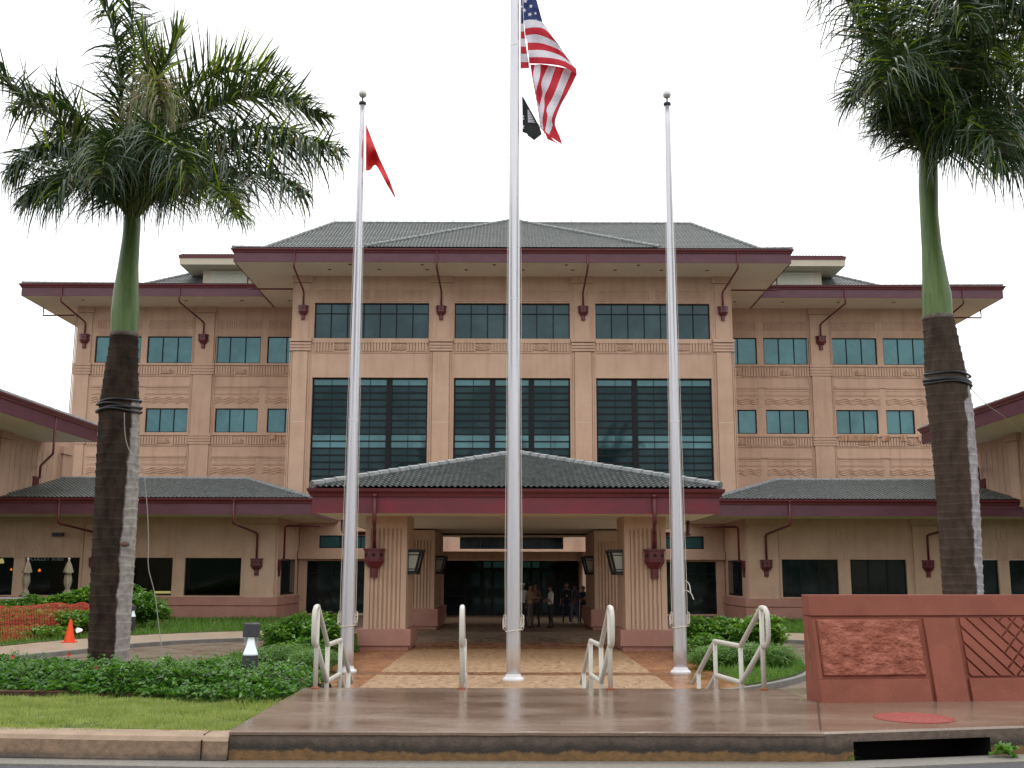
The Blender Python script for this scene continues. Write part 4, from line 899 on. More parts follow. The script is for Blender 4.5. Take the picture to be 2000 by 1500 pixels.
# ------------------------------------------------------------ flagpoles and flags
def flagpole(name, label, x, y, h, r0, r1, wrap=True, loops=()):
    t = thing(name, label, 'flagpole', (x, y, 0), 'flagpoles in front of the canopy')
    b = MB(); n = 26
    b.lathe((x, y), [(r0 + (r1 - r0) * max(0, (i / n - .12)) / .88, .02 + (h - .02) * i / n) for i in range(n + 1)], 20); b.build('pole', 'steel_white', t, smooth=True)
    for z in (h * .42, h * .73): b = MB(); rr = r0 + (r1 - r0) * max(0, (z / h - .12)) / .88; b.lathe((x, y), [(rr + .001, z), (rr + .003, z + .004), (rr + .003, z + .02), (rr + .001, z + .024)], 20); b.build('joint', 'collar_white', t)
    b = MB(); b.lathe((x, y), [(r0 * 1.5, .008), (r0 * 1.5, .035), (r0 * 1.4, .055), (r0 * 1.18, .075), (r0 * 1.04, .12), (r0 * 1.0, .14)], 28); b.build('base_collar', 'collar_white', t, smooth=False)
    b = MB(); b.lathe((x, y), [(r1 * 1.05, h), (r1 * 1.55, h + .03), (r1 * 1.5, h + .07), (r1 * .6, h + .10)], 14); b.lathe((x, y), [(.02, h + .09), (.02, h + .25)], 8); b.build('truck', 'dark_cap', t)
    b = MB(); b.ball((x, y, h + .30), .105, n=18); b.build('ball', 'ball_metal', t, smooth=True)
    for sx in (-1, 1):
        b = MB(); pts = [(x + sx * (r1 + .05), y - .02, h + .02)] + [(x + sx * (r0 + .05 - (r0 - r1) * (1 - i / 12) + .012 * math.sin(i * 2.1)), y - .02, 1.15 + (h - 1.2) * (1 - i / 12)) for i in range(1, 12)] + [(x + sx * (r0 + .04), y - .02, 1.2)]
        pts = [(x + sx * (r0 + (r1 - r0) * max(0, (p[2] / h - .12)) / .88 + .025 + .006 * math.sin(p[2] * 3)), p[1], p[2]) for p in pts]
        b.tube(pts, .007, 5); b.build('halyard', 'rope', t)
        b = MB(); c = Vector((x + sx * (r0 + .035), y - .03, 1.16))
        for k in range(4): b.tube([c + Vector((.035 * math.sin(a + k), .03 * math.cos(a * 2 + k), .13 * math.cos(a) + .02 * k)) for a in np.linspace(0, 6.3, 14)], .009, 5)
        b.build('cleat_rope', 'rope', t)
    b = MB(); b.tube([(x + (r0 + .012) * math.cos(a), y + (r0 + .012) * math.sin(a), 1.02 + .02 * math.cos(a)) for a in np.linspace(0, 2 * math.pi, 24)], .014, 6); b.build('rope_wrap', 'rope', t)
    for pts in loops: b = MB(); b.tube(smooth_path(pts), .012, 6); b.build('loose_rope', 'rope', t)
    return t
pc = at(1004, 1327, 23.2); pl = at(678, 1312, 25.0); pr = at(1331, 1312, 25.0)
topL = at(709, 206, 25.0).z
flagpole('flagpole', 'tallest silver flagpole in the middle, flying the striped flag', pc.x, 23.2, 19.5, .150, .085)
flagpole('flagpole', 'silver flagpole with a ball top on the left, flying the red flag', pl.x, 25.0, topL, .155, .060)
flagpole('flagpole', 'bare silver flagpole with a ball top and no flag, on the right', pr.x, 25.0, topL, .155, .060,
         loops=([at(1340, 1133, 25), at(1347, 1140, 25), at(1350, 1155, 24.9)], [at(1340, 1152, 25), at(1350, 1157, 24.9), at(1356, 1170, 24.9)]))
def loft(b, A, B_, k, Y=23.2, na=14, nb=4, amp=.05, ph=0.0, dy=0.0):
    """cloth band between two outlines given as photo points; gets its own folds in depth"""
    def samp(P, n):
        P = smooth_path([(p[0], p[1], 0) for p in P], 6) if len(P) > 2 else [Vector((*p, 0)) for p in P]
        d = [0]
        for i in range(1, len(P)): d.append(d[-1] + (P[i] - P[i - 1]).length)
        out = []
        for i in range(n + 1):
            t = d[-1] * i / n; j = max(0, min(len(d) - 2, next((q for q in range(len(d) - 1) if d[q + 1] >= t), len(d) - 2)))
            f = (t - d[j]) / max(1e-6, d[j + 1] - d[j]); out.append(P[j].lerp(P[j + 1], min(f, 1)))
        return out
    a, c = samp(A, na), samp(B_, na); V = []
    for i in range(na + 1):
        for j in range(nb + 1):
            p = a[i].lerp(c[i], j / nb); V.append(at(p.x, p.y, Y + dy + amp * math.sin(p.x * .16 + p.y * .035 + ph) + amp * .5 * math.sin(p.y * .12 - p.x * .05)))
    F = [[i * (nb + 1) + j, i * (nb + 1) + j + 1, (i + 1) * (nb + 1) + j + 1, (i + 1) * (nb + 1) + j] for i in range(na) for j in range(nb)]
    b.add(V, F, k)
b = MB()   # 0 red 1 white 2 blue
# fold nearest the pole
Lx = 1015.5; yv = [-60, 46, 61.5, 75.5, 91, 105, 121, 134]; xr = [1016, 1021, 1022.5, 1024, 1026, 1028, 1031, 1032]
cols = [2, 1, 0, 1, 0, 1, 0]
for i in range(7): loft(b, [(Lx, yv[i]), (xr[i], yv[i])], [(Lx, yv[i + 1]), (xr[i + 1], yv[i + 1] + (0 if i < 6 else -1))], cols[i], na=3, nb=3, amp=.02, dy=.06)
curves = [[(1017, -60), (1030, -58)], [(1021, 40), (1038, 38), (1058, 43)], [(1023, 56), (1042, 53), (1062, 57), (1080, 75)], [(1024, 69), (1046, 67), (1072, 76), (1090, 87)],
          [(1028, 83), (1054, 84), (1082, 93), (1101, 105)], [(1029, 98), (1060, 98), (1090, 107), (1114, 122)], [(1031, 112), (1065, 112), (1100, 119), (1124, 134)], [(1032, 124), (1065, 125), (1098, 130), (1125, 145)]]
cc = [2, 1, 0, 1, 0, 1, 0]
for i in range(7): loft(b, curves[i], curves[i + 1], cc[i], amp=.05)
b.cur = 0
vert = [[(1034, 126), (1037, 145), (1045, 190), (1051, 225), (1053, 250)], [(1043, 126), (1040, 148), (1045, 180), (1052, 225), (1054, 248)], [(1054, 125), (1053, 148), (1046, 175), (1046, 190), (1056, 222), (1057, 248)],
        [(1070, 127), (1056, 160), (1058, 182), (1053, 205), (1052, 230), (1054, 250)], [(1084, 129), (1072, 165), (1062, 188), (1062, 208), (1058, 235), (1061, 258)], [(1100, 132), (1090, 160), (1078, 190), (1066, 212), (1068, 228), (1062, 262)],
        [(1116, 136), (1102, 170), (1092, 195), (1080, 220), (1076, 235), (1078, 245), (1070, 265)], [(1125, 145), (1108, 180), (1094, 205), (1083, 235), (1084, 248), (1092, 266), (1097, 282)]]
vc = [0, 1, 0, 1, 0, 1, 0]
for i in range(7): loft(b, vert[i], vert[i + 1], vc[i], dy=.10, na=18, amp=.06, ph=1.0)
loft(b, [(1055, 248), (1062, 258), (1068, 272)], [(1070, 262), (1082, 275), (1098, 284)], 0, dy=.05, amp=.03)
stars = [(1022, 20, 4.6), (1033, 28, 4.6), (1024, 2, 4.6), (1035, 12, 4.4), (1044, 26, 3.2), (1016.8, 13, 3), (1045, 39, 2.2)]
for sx, sy, r in stars:
    V = [at(sx + r * (1 if i % 2 == 0 else .42) * math.sin(math.pi * i / 5 + .15), sy - r * (1 if i % 2 == 0 else .42) * math.cos(math.pi * i / 5 + .15), 23.08) for i in range(10)]
    b.add(V, [list(range(10))], 1)
o = b.build('striped_flag', ['flag_red', 'flag_white', 'flag_blue'], origin=at(1017, 60, 23.2), smooth=False)
tag(o, 'red, white and blue striped flag with white stars hanging folded from the tallest pole', 'flag')
b = MB()
loft(b, [(1018, 187), (1019, 230), (1019, 258)], [(1022, 192), (1028, 230), (1030, 262)], 0, dy=.16, amp=.03)
loft(b, [(1022, 192), (1027, 230), (1028, 262), (1036, 268)], [(1032, 210), (1046, 235), (1052, 250), (1056, 262)], 0, dy=.14, amp=.04)
loft(b, [(1026, 258), (1032, 266), (1042, 274)], [(1050, 240), (1054, 252), (1057, 262)], 0, dy=.12, amp=.03)
for k in range(8):
    y0 = 214 + k * 3.2; w_ = 3 + k * 1.1
    V = [at(1029 + k * .15, y0, 23.26), at(1029 + w_ + k * .6, y0 + 1 + k * .1, 23.24), at(1029 + w_ + k * .6, y0 + 2.6, 23.24), at(1029 + k * .1, y0 + 2.2, 23.26)]
    b.add(V, [[0, 1, 2, 3]], 1)
for q in ([(1018.5, 226), (1022, 225), (1021.5, 229), (1018.5, 229)], [(1018.5, 231), (1022.5, 231), (1022, 234), (1018.5, 233)], [(1019, 243), (1023, 246), (1021, 249), (1023, 252), (1019, 250)]):
    b.add([at(u, v, 23.29) for u, v in q], [list(range(len(q)))], 1)
tag(b.build('black_flag', ['banner_black', 'flag_white'], origin=at(1018, 190, 23.3)), 'black flag with white emblem hanging behind the striped flag', 'flag')
b = MB()
loft(b, [(713.5, 334), (722, 333), (731, 323), (740, 334), (754, 360), (769, 385)], [(713.5, 243), (721, 262), (732, 290), (743, 316), (758, 348), (772, 386)], 0, Y=24.95, amp=.20, na=40, nb=14)
tag(b.build('red_flag', 'banner_red', origin=at(713, 245, 24.95), smooth=True), 'plain red flag hanging limp from the left flagpole', 'flag')

# ------------------------------------------------------------ handrails
def handrail():
    t = thing('handrail', '', 'handrail', (0, 0, 0)); r = .031
    ht, hm = .945, .50
    nodes = [(0, 0), (.80, -.50), (1.85, -.50), (2.65, -.98), (2.95, -1.16)]
    for i, (y, z) in enumerate(nodes[:4]):
        b = MB(); b.tube([(0, y, z if i != 1 else z), (0, y, z + ht - .02)], r * .95, 10); b.build('post', 'rail_cream', t, smooth=True)
    for h, nm in ((ht, 'top_rail'), (hm, 'middle_rail')):
        b = MB(); P = [(0, y, z + h) for y, z in nodes]
        Q = [Vector(P[0])]
        for i in range(1, 4):
            a, p, c = Vector(P[i - 1]), Vector(P[i]), Vector(P[i + 1]); Q += [p + (a - p).normalized() * .05, p, p + (c - p).normalized() * .05]
        Q.append(Vector(P[4]))
        if h == ht: Q = [Vector((0, -.02, hm)), Vector((0, -.13, hm + .01)), Vector((0, -.19, hm + .06)), Vector((0, -.21, hm + .14)), Vector((0, -.21, ht - .13)), Vector((0, -.19, ht - .05)), Vector((0, -.12, ht - .005)), Vector((0, -.03, ht))] + Q
        b.tube(Q, r, 10); b.build(nm, 'rail_cream', t, smooth=True)
    b = MB(); b.lathe((0, 0), [(.05, .0), (.05, .012), (.033, .016)], 12); b.build('foot_plate', 'rust', t)
    return t
h0 = handrail(); hs = [(-2.31, 0, 'leftmost cream handrail on the landing, beside the low hedge'), (-.585, 1.5, 'second cream handrail from the left, left of the middle flagpole'),
    (1.17, 3, 'third cream handrail from the left, right of the middle flagpole'), (2.98, 7, 'rightmost cream handrail on the landing, nearest the red sign wall')]
for i, (x, a, lab) in enumerate(hs):
    o = h0 if i == 0 else copy_tree(h0); o.location = (x, 13.1, .862); o.rotation_euler = (0, 0, R(a)); o['label'] = lab; o['group'] = 'cream handrails down the steps'

# ------------------------------------------------------------ red sign wall
SW = thing('sign_wall', 'low battered red concrete wall with a rough stone panel and a woven lattice panel', 'wall', (3.28, 11.74, .85))
swR = Matrix.Rotation(R(7.6), 4, 'Z'); H_ = 1.13
def sw(b):   # shear for the batter, then turn; vertices are local to the wall
    V = []
    for x, y, z in b.v: p = swR @ Vector((x, y + .25 * (z / H_) * (1 - y / .42), z)); V.append((p.x + 3.28, p.y + 11.74, p.z + .85))
    b.v = V; return b
b = MB(); D_ = .42
b.box(0, 7, .045, D_, -.3, .905); b.box(-.01, 7.02, -.014, D_, .905 + .001, H_); sw(b); b.build('wall_body', 'sign_red', SW, bevel=.008)
b = MB(); b.box(.0, 1.245, 0, .05, -.1, .245); b.box(0, .045, 0, .05, .245, .875); b.box(1.29, 1.66, -.008, .05, -.1, .88)
b.box(1.705, 4.0, 0, .05, -.1, .245); b.box(4.05, 4.4, -.008, .05, -.1, .88); b.box(4.45, 7, 0, .05, -.1, .245); b.box(4.45, 7, .0, .05, .27, .875)
sw(b); b.build('pier', 'sign_red', SW, bevel=.006)
b = MB(); b.box(-.003, .0, .20, .25, .30, .82); sw(b); b.build('end_slot_shade', 'stamp_dark', SW);  # thin dark strip painted in for the shade of a recessed slot
nx, nz = 150, 76; V = []
for j in range(nz):
    for i in range(nx):
        x = .058 + 1.175 * i / (nx - 1); z = .272 + .60 * j / (nz - 1); e = min(1, min(i, nx - 1 - i, j, nz - 1 - j) / 3)
        f = noise.fractal(Vector((x * 7, z * 13, 3.1)), .75, 2.2, 7); d = abs(noise.noise(Vector((x * 14 + z * 6, z * 24, 9))))
        V.append((x, .040 - e * (.034 + .026 * f + .018 * (1 - d)), z))
F = [[j * nx + i, j * nx + i + 1, (j + 1) * nx + i + 1, (j + 1) * nx + i] for j in range(nz - 1) for i in range(nx - 1)]
b = MB(); b.add(V, F); sw(b); b.build('rough_panel', 'sign_rough', SW)
def clip(poly, a, bb, c):   # keep a*x+b*z<=c
    out = []
    for i in range(len(poly)):
        p, q = poly[i], poly[(i + 1) % len(poly)]; dp, dq = a * p[0] + bb * p[1] - c, a * q[0] + bb * q[1] - c
        if dp <= 0: out.append(p)
        if (dp < 0) != (dq < 0) and dp != dq: t = dp / (dp - dq); out.append((p[0] + t * (q[0] - p[0]), p[1] + t * (q[1] - p[1])))
    return out
def lattice(x0, x1, z0, z1):
    b = MB(); xc = (x0 + x1) / 2 - .5; s2 = math.sqrt(.5); p = .118; g = .024; hw = .17
    def put(poly):
        if len(poly) < 3: return
        n = len(poly); V = [(q[0], .004, q[1]) for q in poly] + [(q[0], .046, q[1]) for q in poly]
        b.add(V, [list(range(n))] + [[i, n + i, n + (i + 1) % n, (i + 1) % n] for i in range(n)])
    base = lambda a, c: [(a, z0), (c, z0), (c, z1), (a, z1)]
    for k in range(-20, 30):
        la, lb = k * p + g / 2, (k + 1) * p - g / 2       # family \ : (x+z)*s2 in [la,lb];  family / : (x-z)*s2
        for cen in (xc, xc + 1.6):
            P = base(max(x0, cen - .8), cen - hw) if cen == xc else base(cen - .8, cen - hw)
            P = clip(clip(P, s2, s2 * 1.0, lb), -s2, -s2, -la); put(P)
            P = base(cen + hw, min(x1, cen + .8)); P = clip(clip(P, s2, -s2, lb), -s2, s2, -la); put(P)
            for k2 in range(-20, 30):
                ma, mb_ = k2 * p + g / 2, (k2 + 1) * p - g / 2
                P = base(cen - hw, cen + hw); P = clip(clip(P, s2, s2, lb), -s2, -s2, -la); P = clip(clip(P, s2, -s2, mb_), -s2, s2, -ma); put(P) if P else None
    sw(b); b.build('lattice_panel', 'sign_red', SW)
lattice(1.72, 3.98, .27, .88)

# ------------------------------------------------------------ bollard lights, cone, lamp head
def bollard():
    t = thing('bollard_light', '', 'bollard light', (0, 0, 0))
    b = MB(); b.lathe((0, 0), [(.10, 0), (.10, .62)], 20); b.build('post', 'bollard_dark', t, smooth=False)
    b = MB(); b.lathe((0, 0), [(.104, .84), (.106, .85), (.106, 1.0), (.09, 1.012)], 20); b.build('cap', 'bollard_dark', t)
    b = MB(); b.lathe((0, 0), [(.096, .62), (.085, .65), (.05, .75), (.035, .84)], 20); b.build('reflector', 'lamp_white', t, smooth=True)
    b = MB(); b.lathe((0, 0), [(.098, .62), (.098, .84)], 20); b.build('lens', 'lens_clear', t, smooth=True)
    return t
b0 = bollard(); p1 = at(493, 1220, 13.9); p2 = at(262, 1189, 40); p3 = at(646, 1182, 36)
for i, (x, y, z, lab) in enumerate([(p1.x, 13.9, p1.z - 1.0, 'large dark bollard light rising out of the front hedge'), (p2.x, 40, .0, 'small distant dark bollard light right of the left palm trunk'), (p3.x, 36.0, -.05, 'bollard light mostly hidden by the bush left of the left flagpole')]):
    o = b0 if i == 0 else copy_tree(b0); o.location = (x, y, z); o['label'] = lab; o['group'] = 'bollard lights'
p = at(137, 1249, 35.2); t = thing('traffic_cone', 'bright orange traffic cone standing on the wet path', 'traffic cone', (p.x, 35.2, 0))
b = MB(); b.lathe((p.x, 35.2), [(.17, .03), (.035, .72), (.02, .72)], 20); b.build('cone', 'cone_orange', t, smooth=False)
b = MB(); b.box(p.x - .2, p.x + .2, 35.0, 35.4, .004, .035); b.build('base', 'cone_orange', t, bevel=.01)
p = at(157, 1233, 37); t = thing('spotlight', 'small white garden spotlight beside the orange cone', 'spotlight', (p.x, 37, 0))
b = MB(); b.tube([(p.x, 37, 0), (p.x, 37, p.z - .06)], .02, 6); b.build('stake', 'dark_cap', t)
b = MB(); b.tube([(p.x + .05, 37.05, p.z), (p.x - .04, 36.9, p.z)], [.04, .09], 12); b.build('lamp', 'lamp_white', t)

# ------------------------------------------------------------ orange safety netting
A = [at(-60, 1192, 40), at(0, 1190, 39.6), at(50, 1188, 39.4), at(100, 1182, 39.5), at(140, 1184, 39.8), at(182, 1188, 40.2), at(215, 1190, 40.5)]
Bq = [at(-60, 1264, 33), at(0, 1257, 34.2), at(50, 1251, 35.6), at(100, 1247, 37), at(140, 1244, 38), at(182, 1240, 39), at(215, 1238, 39.6)]
top = smooth_path(A, 16); bot = [Vector((q.x, q.y + .0, max(.03, q.z))) for q in smooth_path(Bq, 16)]
V = []; nh = 15
for i in range(len(top)):
    bt = bot[i]
    for j in range(nh + 1):
        f = j / nh; q = top[i].lerp(bt, f); k_ = noise.noise(Vector((q.x * 1.1, q.y * .9, 4))) * .30 + noise.noise(Vector((q.x * 3, q.y * 2, 8))) * .10; q = q + Vector((0, 0, .38 * math.sin(f * 3.14) + k_ * math.sin(f * 3.14))); V.append(q)
b = MB(); w_ = .0095
m1 = nh + 1
for i in range(len(top) - 1):
    for j in range(nh + 1):
        a, c = V[i * m1 + j], V[(i + 1) * m1 + j]; d = Vector((0, .5, .85)) * w_; b.quad(a - d, c - d, c + d, a + d)
    for q in range(1):
        for j in range(nh):
            a = V[i * m1 + j]; c = V[i * m1 + j + 1]; d = Vector((w_ * .8, 0, 0)); b.quad(a - d, a + d, c + d, c - d)
t = thing('safety_net', 'sagging orange plastic safety netting stretched in front of the shrubs on the left', 'safety netting', V[40])
b.build('net', 'net_orange', t)
for i in (2, 34, 64, 92):
    b = MB(); q = top[i]; b.tube([(q.x, q.y + .05, 0), (q.x, q.y + .05, q.z + .05)], .02, 6); b.build('stake', 'wood', t)

# ------------------------------------------------------------ patio: parasols, low wall, chairs
for u, lab, tilt in ((56, 'closed beige patio parasol on the left, in front of the window pillar', 1), (136, 'closed beige patio parasol nearer the palm trunk', -1)):
    Y = 49.0; p = at(u, 1093, Y); t = thing('patio_parasol', lab, 'parasol', (p.x, Y, 0), 'closed patio parasols')
    b = MB(); b.tube([(p.x, Y, 0), (p.x, Y, p.z)], .03, 8); b.ball((p.x, Y, p.z - .02), .055, n=10); b.build('pole', 'white_paint', t, smooth=True)
    b = MB(); zt_ = p.z - .08
    pf = [(.03, 0), (.10, -.2), (.19, -.52), (.20, -.56), (.10, -.58), (.135, -.75), (.15, -.95), (.12, -1.15), (.075, -1.28), (.10, -1.32), (.19, -1.52), (.21, -1.6), (.05, -1.6)]
    n = 22; V = []
    for r, z in pf:
        for j in range(n): a = 2 * math.pi * j / n; q = r * (1 + .22 * math.sin(a * 6 + z * 2) * (1 if r > .06 else 0)); V.append((p.x + q * math.cos(a) + .02 * tilt * z, Y + q * math.sin(a), zt_ + z + .03 * math.sin(a * 2)))
    b.add(V, [[i * n + j, i * n + (j + 1) % n, (i + 1) * n + (j + 1) % n, (i + 1) * n + j] for i in range(len(pf) - 1) for j in range(n)]); b.build('canopy', 'cloth_beige', t, smooth=True)
a, c = at(-80, 1161, 47), at(122, 1168, 47)
t = thing('patio_wall', 'low pink masonry patio wall topped by a pale rail on the far left', 'wall', (c.x, 47, 0))
b = MB(); b.box(a.x - 8, c.x + .1, 47.05, 47.3, 0, .98); b.build('wall', 'masonry', t)
for k in range(-14, 1): b = MB() if k == -14 else b; b.box(c.x - .1 + k * .8, c.x + .12 + k * .8, 46.98, 47.05, 0, .98)
b.build('pier', 'base_pink', t)
b = MB(); b.box(a.x - 8, c.x + .15, 46.98, 47.1, 1.08, 1.14); b.build('rail', 'white_paint', t)
def chair(name, label, x, y, rz, m):
    t = thing(name, label, 'chair', (0, 0, 0), 'patio chairs')
    b = MB(); b.box(-.22, .22, -.22, .22, .43, .46); b.build('seat', m, t)
    for px in (-.2, .2):
        for py in (-.2, .2): b = MB(); b.tube([(px, py, 0), (px, py, .44 if py < 0 else .9)], .018, 6); b.build('leg', m, t)
    b = MB()
    for z in (.58, .66, .74, .82, .89): b.box(-.2, .2, .185, .215, z - .02, z + .02)
    b.build('backrest', m, t)
    b = MB()
    for px in (-.22, .22): b.tube([(px, -.2, .44), (px, -.2, .66), (px, .2, .66)], .016, 6)
    b.build('armrest', m, t); t.location = (x, y, .1); t.rotation_euler = (0, 0, rz); return t
p = at(110, 1165, 48.6); chair('patio_chair', 'wooden slatted patio chair between the two parasols', p.x, 48.6, R(180), 'wood')
p = at(166, 1160, 48.8); chair('patio_chair', 'dark metal patio chair just left of the palm trunk', p.x, 48.8, R(160), 'frame_dark')
# things seen through the dining room windows
for i, (u, v, m_, r, lab) in enumerate([(75, 1114, 'lamp_orange', .055, 'small glowing orange lamp inside the leftmost dark window'), (243 - 165, 1116, 'lamp_orange', .07, 'glowing orange lamp inside the window between the parasols'),
        (4, 1098, 'glow_yellow', .13, 'dim yellow pendant lamp at the far left edge inside the window')]):
    if i == 1: u, v = 78, 1116
    if i == 0: u, v = 23, 1114.5
    p = at(u, v, 54.8); b = MB(); b.lathe((p.x, 54.8), [(r * .4, p.z + r), (r, p.z - r * .6), (r * .7, p.z - r)], 12); b.lathe((p.x, 54.8), [(.008, p.z + r), (.008, 3.55)], 6, 1)
    tag(b.build('pendant_lamp', [m_, 'dark_cap'], origin=p), lab, 'lamp', 'lamps inside the dining room')
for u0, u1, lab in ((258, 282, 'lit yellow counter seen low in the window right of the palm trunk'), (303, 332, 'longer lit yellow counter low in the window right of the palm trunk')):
    a, c = at(u0, 1159, 54.2), at(u1, 1159, 54.2); b = MB(); b.box(a.x, c.x, 54.2, 54.6, a.z - .04, a.z + .06, 0); b.box(a.x + .05, c.x - .05, 54.25, 54.55, .9, a.z - .05, 1)  # counter top glows by emission to look lit by the room
    tag(b.build('lit_counter', ['glow_yellow', 'wood'], origin=a), lab, 'counter', 'counters inside the dining room')
# window lettering
fc = bpy.data.curves.new('window_lettering', 'FONT'); fc.body = 'CULLET SUBS'; fc.size = .26; fc.space_character = 1.05; fc.extrude = .002
to = bpy.data.objects.new('window_lettering', fc); C.objects.link(to); bpy.context.view_layer.update()
me = bpy.data.meshes.new_from_object(to.evaluated_get(bpy.context.evaluated_depsgraph_get())); bpy.data.objects.remove(to)
mat('letter_grey', (.22, .27, .27), rough=.6); me.materials.append(M['letter_grey']); to = bpy.data.objects.new('window_lettering', me); C.objects.link(to)
p = at(60, 1097, 53.1); to.rotation_euler = (R(90), 0, 0); to.parent = BL; to.location = Vector((p.x, 53.1, p.z)) - Vector((0, 60, 0))
# perforated drain board and pipes along the hedge
a, c = at(-150, 1358, 12.8), at(158, 1356, 12.75)
b = MB(); z0 = .80; b.box(a.x, c.x, 12.72, 12.76, z0 - .02, z0 + .055, 0); b.box(a.x, c.x, 12.70, 12.80, z0 + .055, z0 + .07, 0)
for i in range(60):
    x = c.x - .03 - i * .045; b.box(x - .012, x + .012, 12.714, 12.7195, z0 + .0, z0 + .03, 1)
tag(b.build('edging_board', ['pipe_rust', 'hole_black'], origin=c), 'brown perforated edging strip between lawn and hedge on the far left', 'edging')
b = MB(); q0, q1, q2 = at(158, 1357, 12.76), at(255, 1360, 12.66), at(322, 1364, 12.6); b.tube([(q0.x, 12.76, .82), (q1.x, 12.66, .825)], .022, 8); b.tube([(q1.x, 12.64, .835), (q2.x, 12.56, .84)], .030, 8)
tag(b.build('drain_pipe', 'pipe_rust', origin=(q1.x, 12.7, .82), smooth=True), 'thin rusty drain pipe lying along the front of the hedge', 'pipe')

# ------------------------------------------------------------ plants
def leaves(P, L, wd, droop=.3, up=.5, tw=1.0):
    """leaf blades at points P: each a folded pointed quad pair; returns verts, quads"""
    n = len(P); az = rng.uniform(0, 2 * np.pi, n); el = rng.uniform(-.35, 1.1, n) * up + .1
    L = L * rng.uniform(.65, 1.25, n); D = np.stack([np.cos(az) * np.cos(el), np.sin(az) * np.cos(el), np.sin(el)], 1)
    S = np.stack([-np.sin(az), np.cos(az), rng.uniform(-.6, .6, n) * tw], 1); S /= np.linalg.norm(S, axis=1)[:, None]
    w = (L * wd)[:, None]; L = L[:, None]
    mid = P + D * L * .5; tip = P + D * L - np.array([0, 0, 1]) * L * droop
    lo = np.array([0, 0, 1]) * w * .35
    V = np.stack([P, mid + S * w + lo, tip, mid - S * w + lo], 1).reshape(-1, 3)
    F = np.arange(4 * n).reshape(n, 4); return V, F
def foliage(name, P, L, wd, m, parent=None, mi=None, **k):
    V, F = leaves(np.asarray(P), L, wd, **k); n = len(F)
    mi = None if not isinstance(m, list) else rng.choice(len(m), n, p=mi)
    return raw(name, V, F, m, parent, mi)
def inpoly(P, poly):
    x, y = P[:, 0], P[:, 1]; r = np.zeros(len(P), bool); n = len(poly)
    for i in range(n):
        (x1, y1), (x2, y2) = poly[i], poly[(i + 1) % n]
        if y1 == y2: continue
        c = ((y1 > y) != (y2 > y)) & (x < (x2 - x1) * (y - y1) / (y2 - y1) + x1); r ^= c
    return r
def grass(name, poly, z, n, L, m, label, blade=.006):
    poly = [tuple(p) for p in poly]; xs_ = [p[0] for p in poly]; ys_ = [p[1] for p in poly]
    P = np.stack([rng.uniform(min(xs_), max(xs_), n), rng.uniform(min(ys_), max(ys_), n)], 1); P = P[inpoly(P, poly)]; k = len(P)
    zz_ = np.array([z(a, b) for a, b in P]) if callable(z) else np.full(k, z)
    B0 = np.column_stack([P, zz_ - .005]); az = rng.uniform(0, 2 * np.pi, k); l = L * rng.uniform(.5, 1.3, k); ln = rng.uniform(.2, 1.0, k)
    cl = np.array([noise.noise(Vector((a * 1.9, b * 2.6, 0))) + .6 * noise.noise(Vector((a * 7, b * 9, 2))) for a, b in P])
    l = l * np.clip(1 + 1.1 * cl, .25, 2)
    T = B0 + np.stack([np.cos(az) * l * ln, np.sin(az) * l * ln, l], 1); S = np.stack([-np.sin(az), np.cos(az), 0 * az], 1) * blade
    V = np.stack([B0 - S, B0 + S, T], 1).reshape(-1, 3); F = np.arange(3 * k).reshape(k, 3)
    return tag(raw(name, V, F, m), label, 'grass', kind='stuff')
grass('grass', [(-10, 10.4), (-4.6, 9.98), (-2.5, 9.9), (-2.5, 12.6), (-3, 13.0), (-10, 13.0)], HL, 95000, .045, 'grass_blade', 'short wet lawn grass between the kerb and the hedge', .005)
grass('grass', islL, .03, 16000, .13, 'grass_green', 'grass on the small island left of the plaza', .012)
grass('grass', islR, .03, 16000, .13, 'grass_green', 'grass on the small island right of the plaza', .012)
for s, w_ in ((-1, 'left'), (1, 'right')):
    poly = [(x * s, y) for x, y in outer_u if y > 27] + [(-8.6 * s * -1 * -1, 50)] if False else [(x * s * -1, y) for x, y in outer_u if y > 27]
    poly = poly + [(8.6 * s, 50), (11.2 * s, 52.4), (26 * s, 52.4), (26 * s, 30)]
    grass('grass', poly, .02, 60000, .16, 'grass_green', f'long grass between the curved path and the {w_} front wing', .018)
# low hedge in front
def hedge_h(x, y): return .26 + .10 * noise.noise(Vector((x * 1.5, y * 1.5, 1))) + .07 * noise.noise(Vector((x * 4, y * 4, 5)))
hp = [(-12, 12.75), (-5.5, 12.75), (-4.3, 12.55), (-3.4, 12.15), (-2.85, 11.9), (-2.52, 12.3), (-2.5, 13.4), (-2.55, 15.2), (-4.0, 15.8), (-12, 15.6)]
n = 62000; P = np.stack([rng.uniform(-11.5, -2.45, n), rng.uniform(11.8, 15.9, n)], 1); P = P[inpoly(P, hp)]
def edge_d(p): return min(abs(((p[0] - a[0]) * (c[1] - a[1]) - (p[1] - a[1]) * (c[0] - a[0]))) / math.hypot(c[0] - a[0], c[1] - a[1]) for a, c in zip(hp[1:7], hp[2:8]))
zs = []
for x, y in P:
    h = hedge_h(x, y) * min(1, .35 + edge_d((x, y)) * 2.2)
    if x < -7: h += .05
    zs.append(HL(x, y) + h * (1 - random.random() ** 2 * .85))
P3 = np.column_stack([P, zs])
HG = foliage('hedge', P3, .085, .27, ['leaf_hedge', 'leaf_bush', 'palm_leaf'], mi=[.62, .23, .15], droop=.25)
tag(HG, 'low dense green ground-cover hedge along the back of the front lawn', 'hedge', kind='stuff')
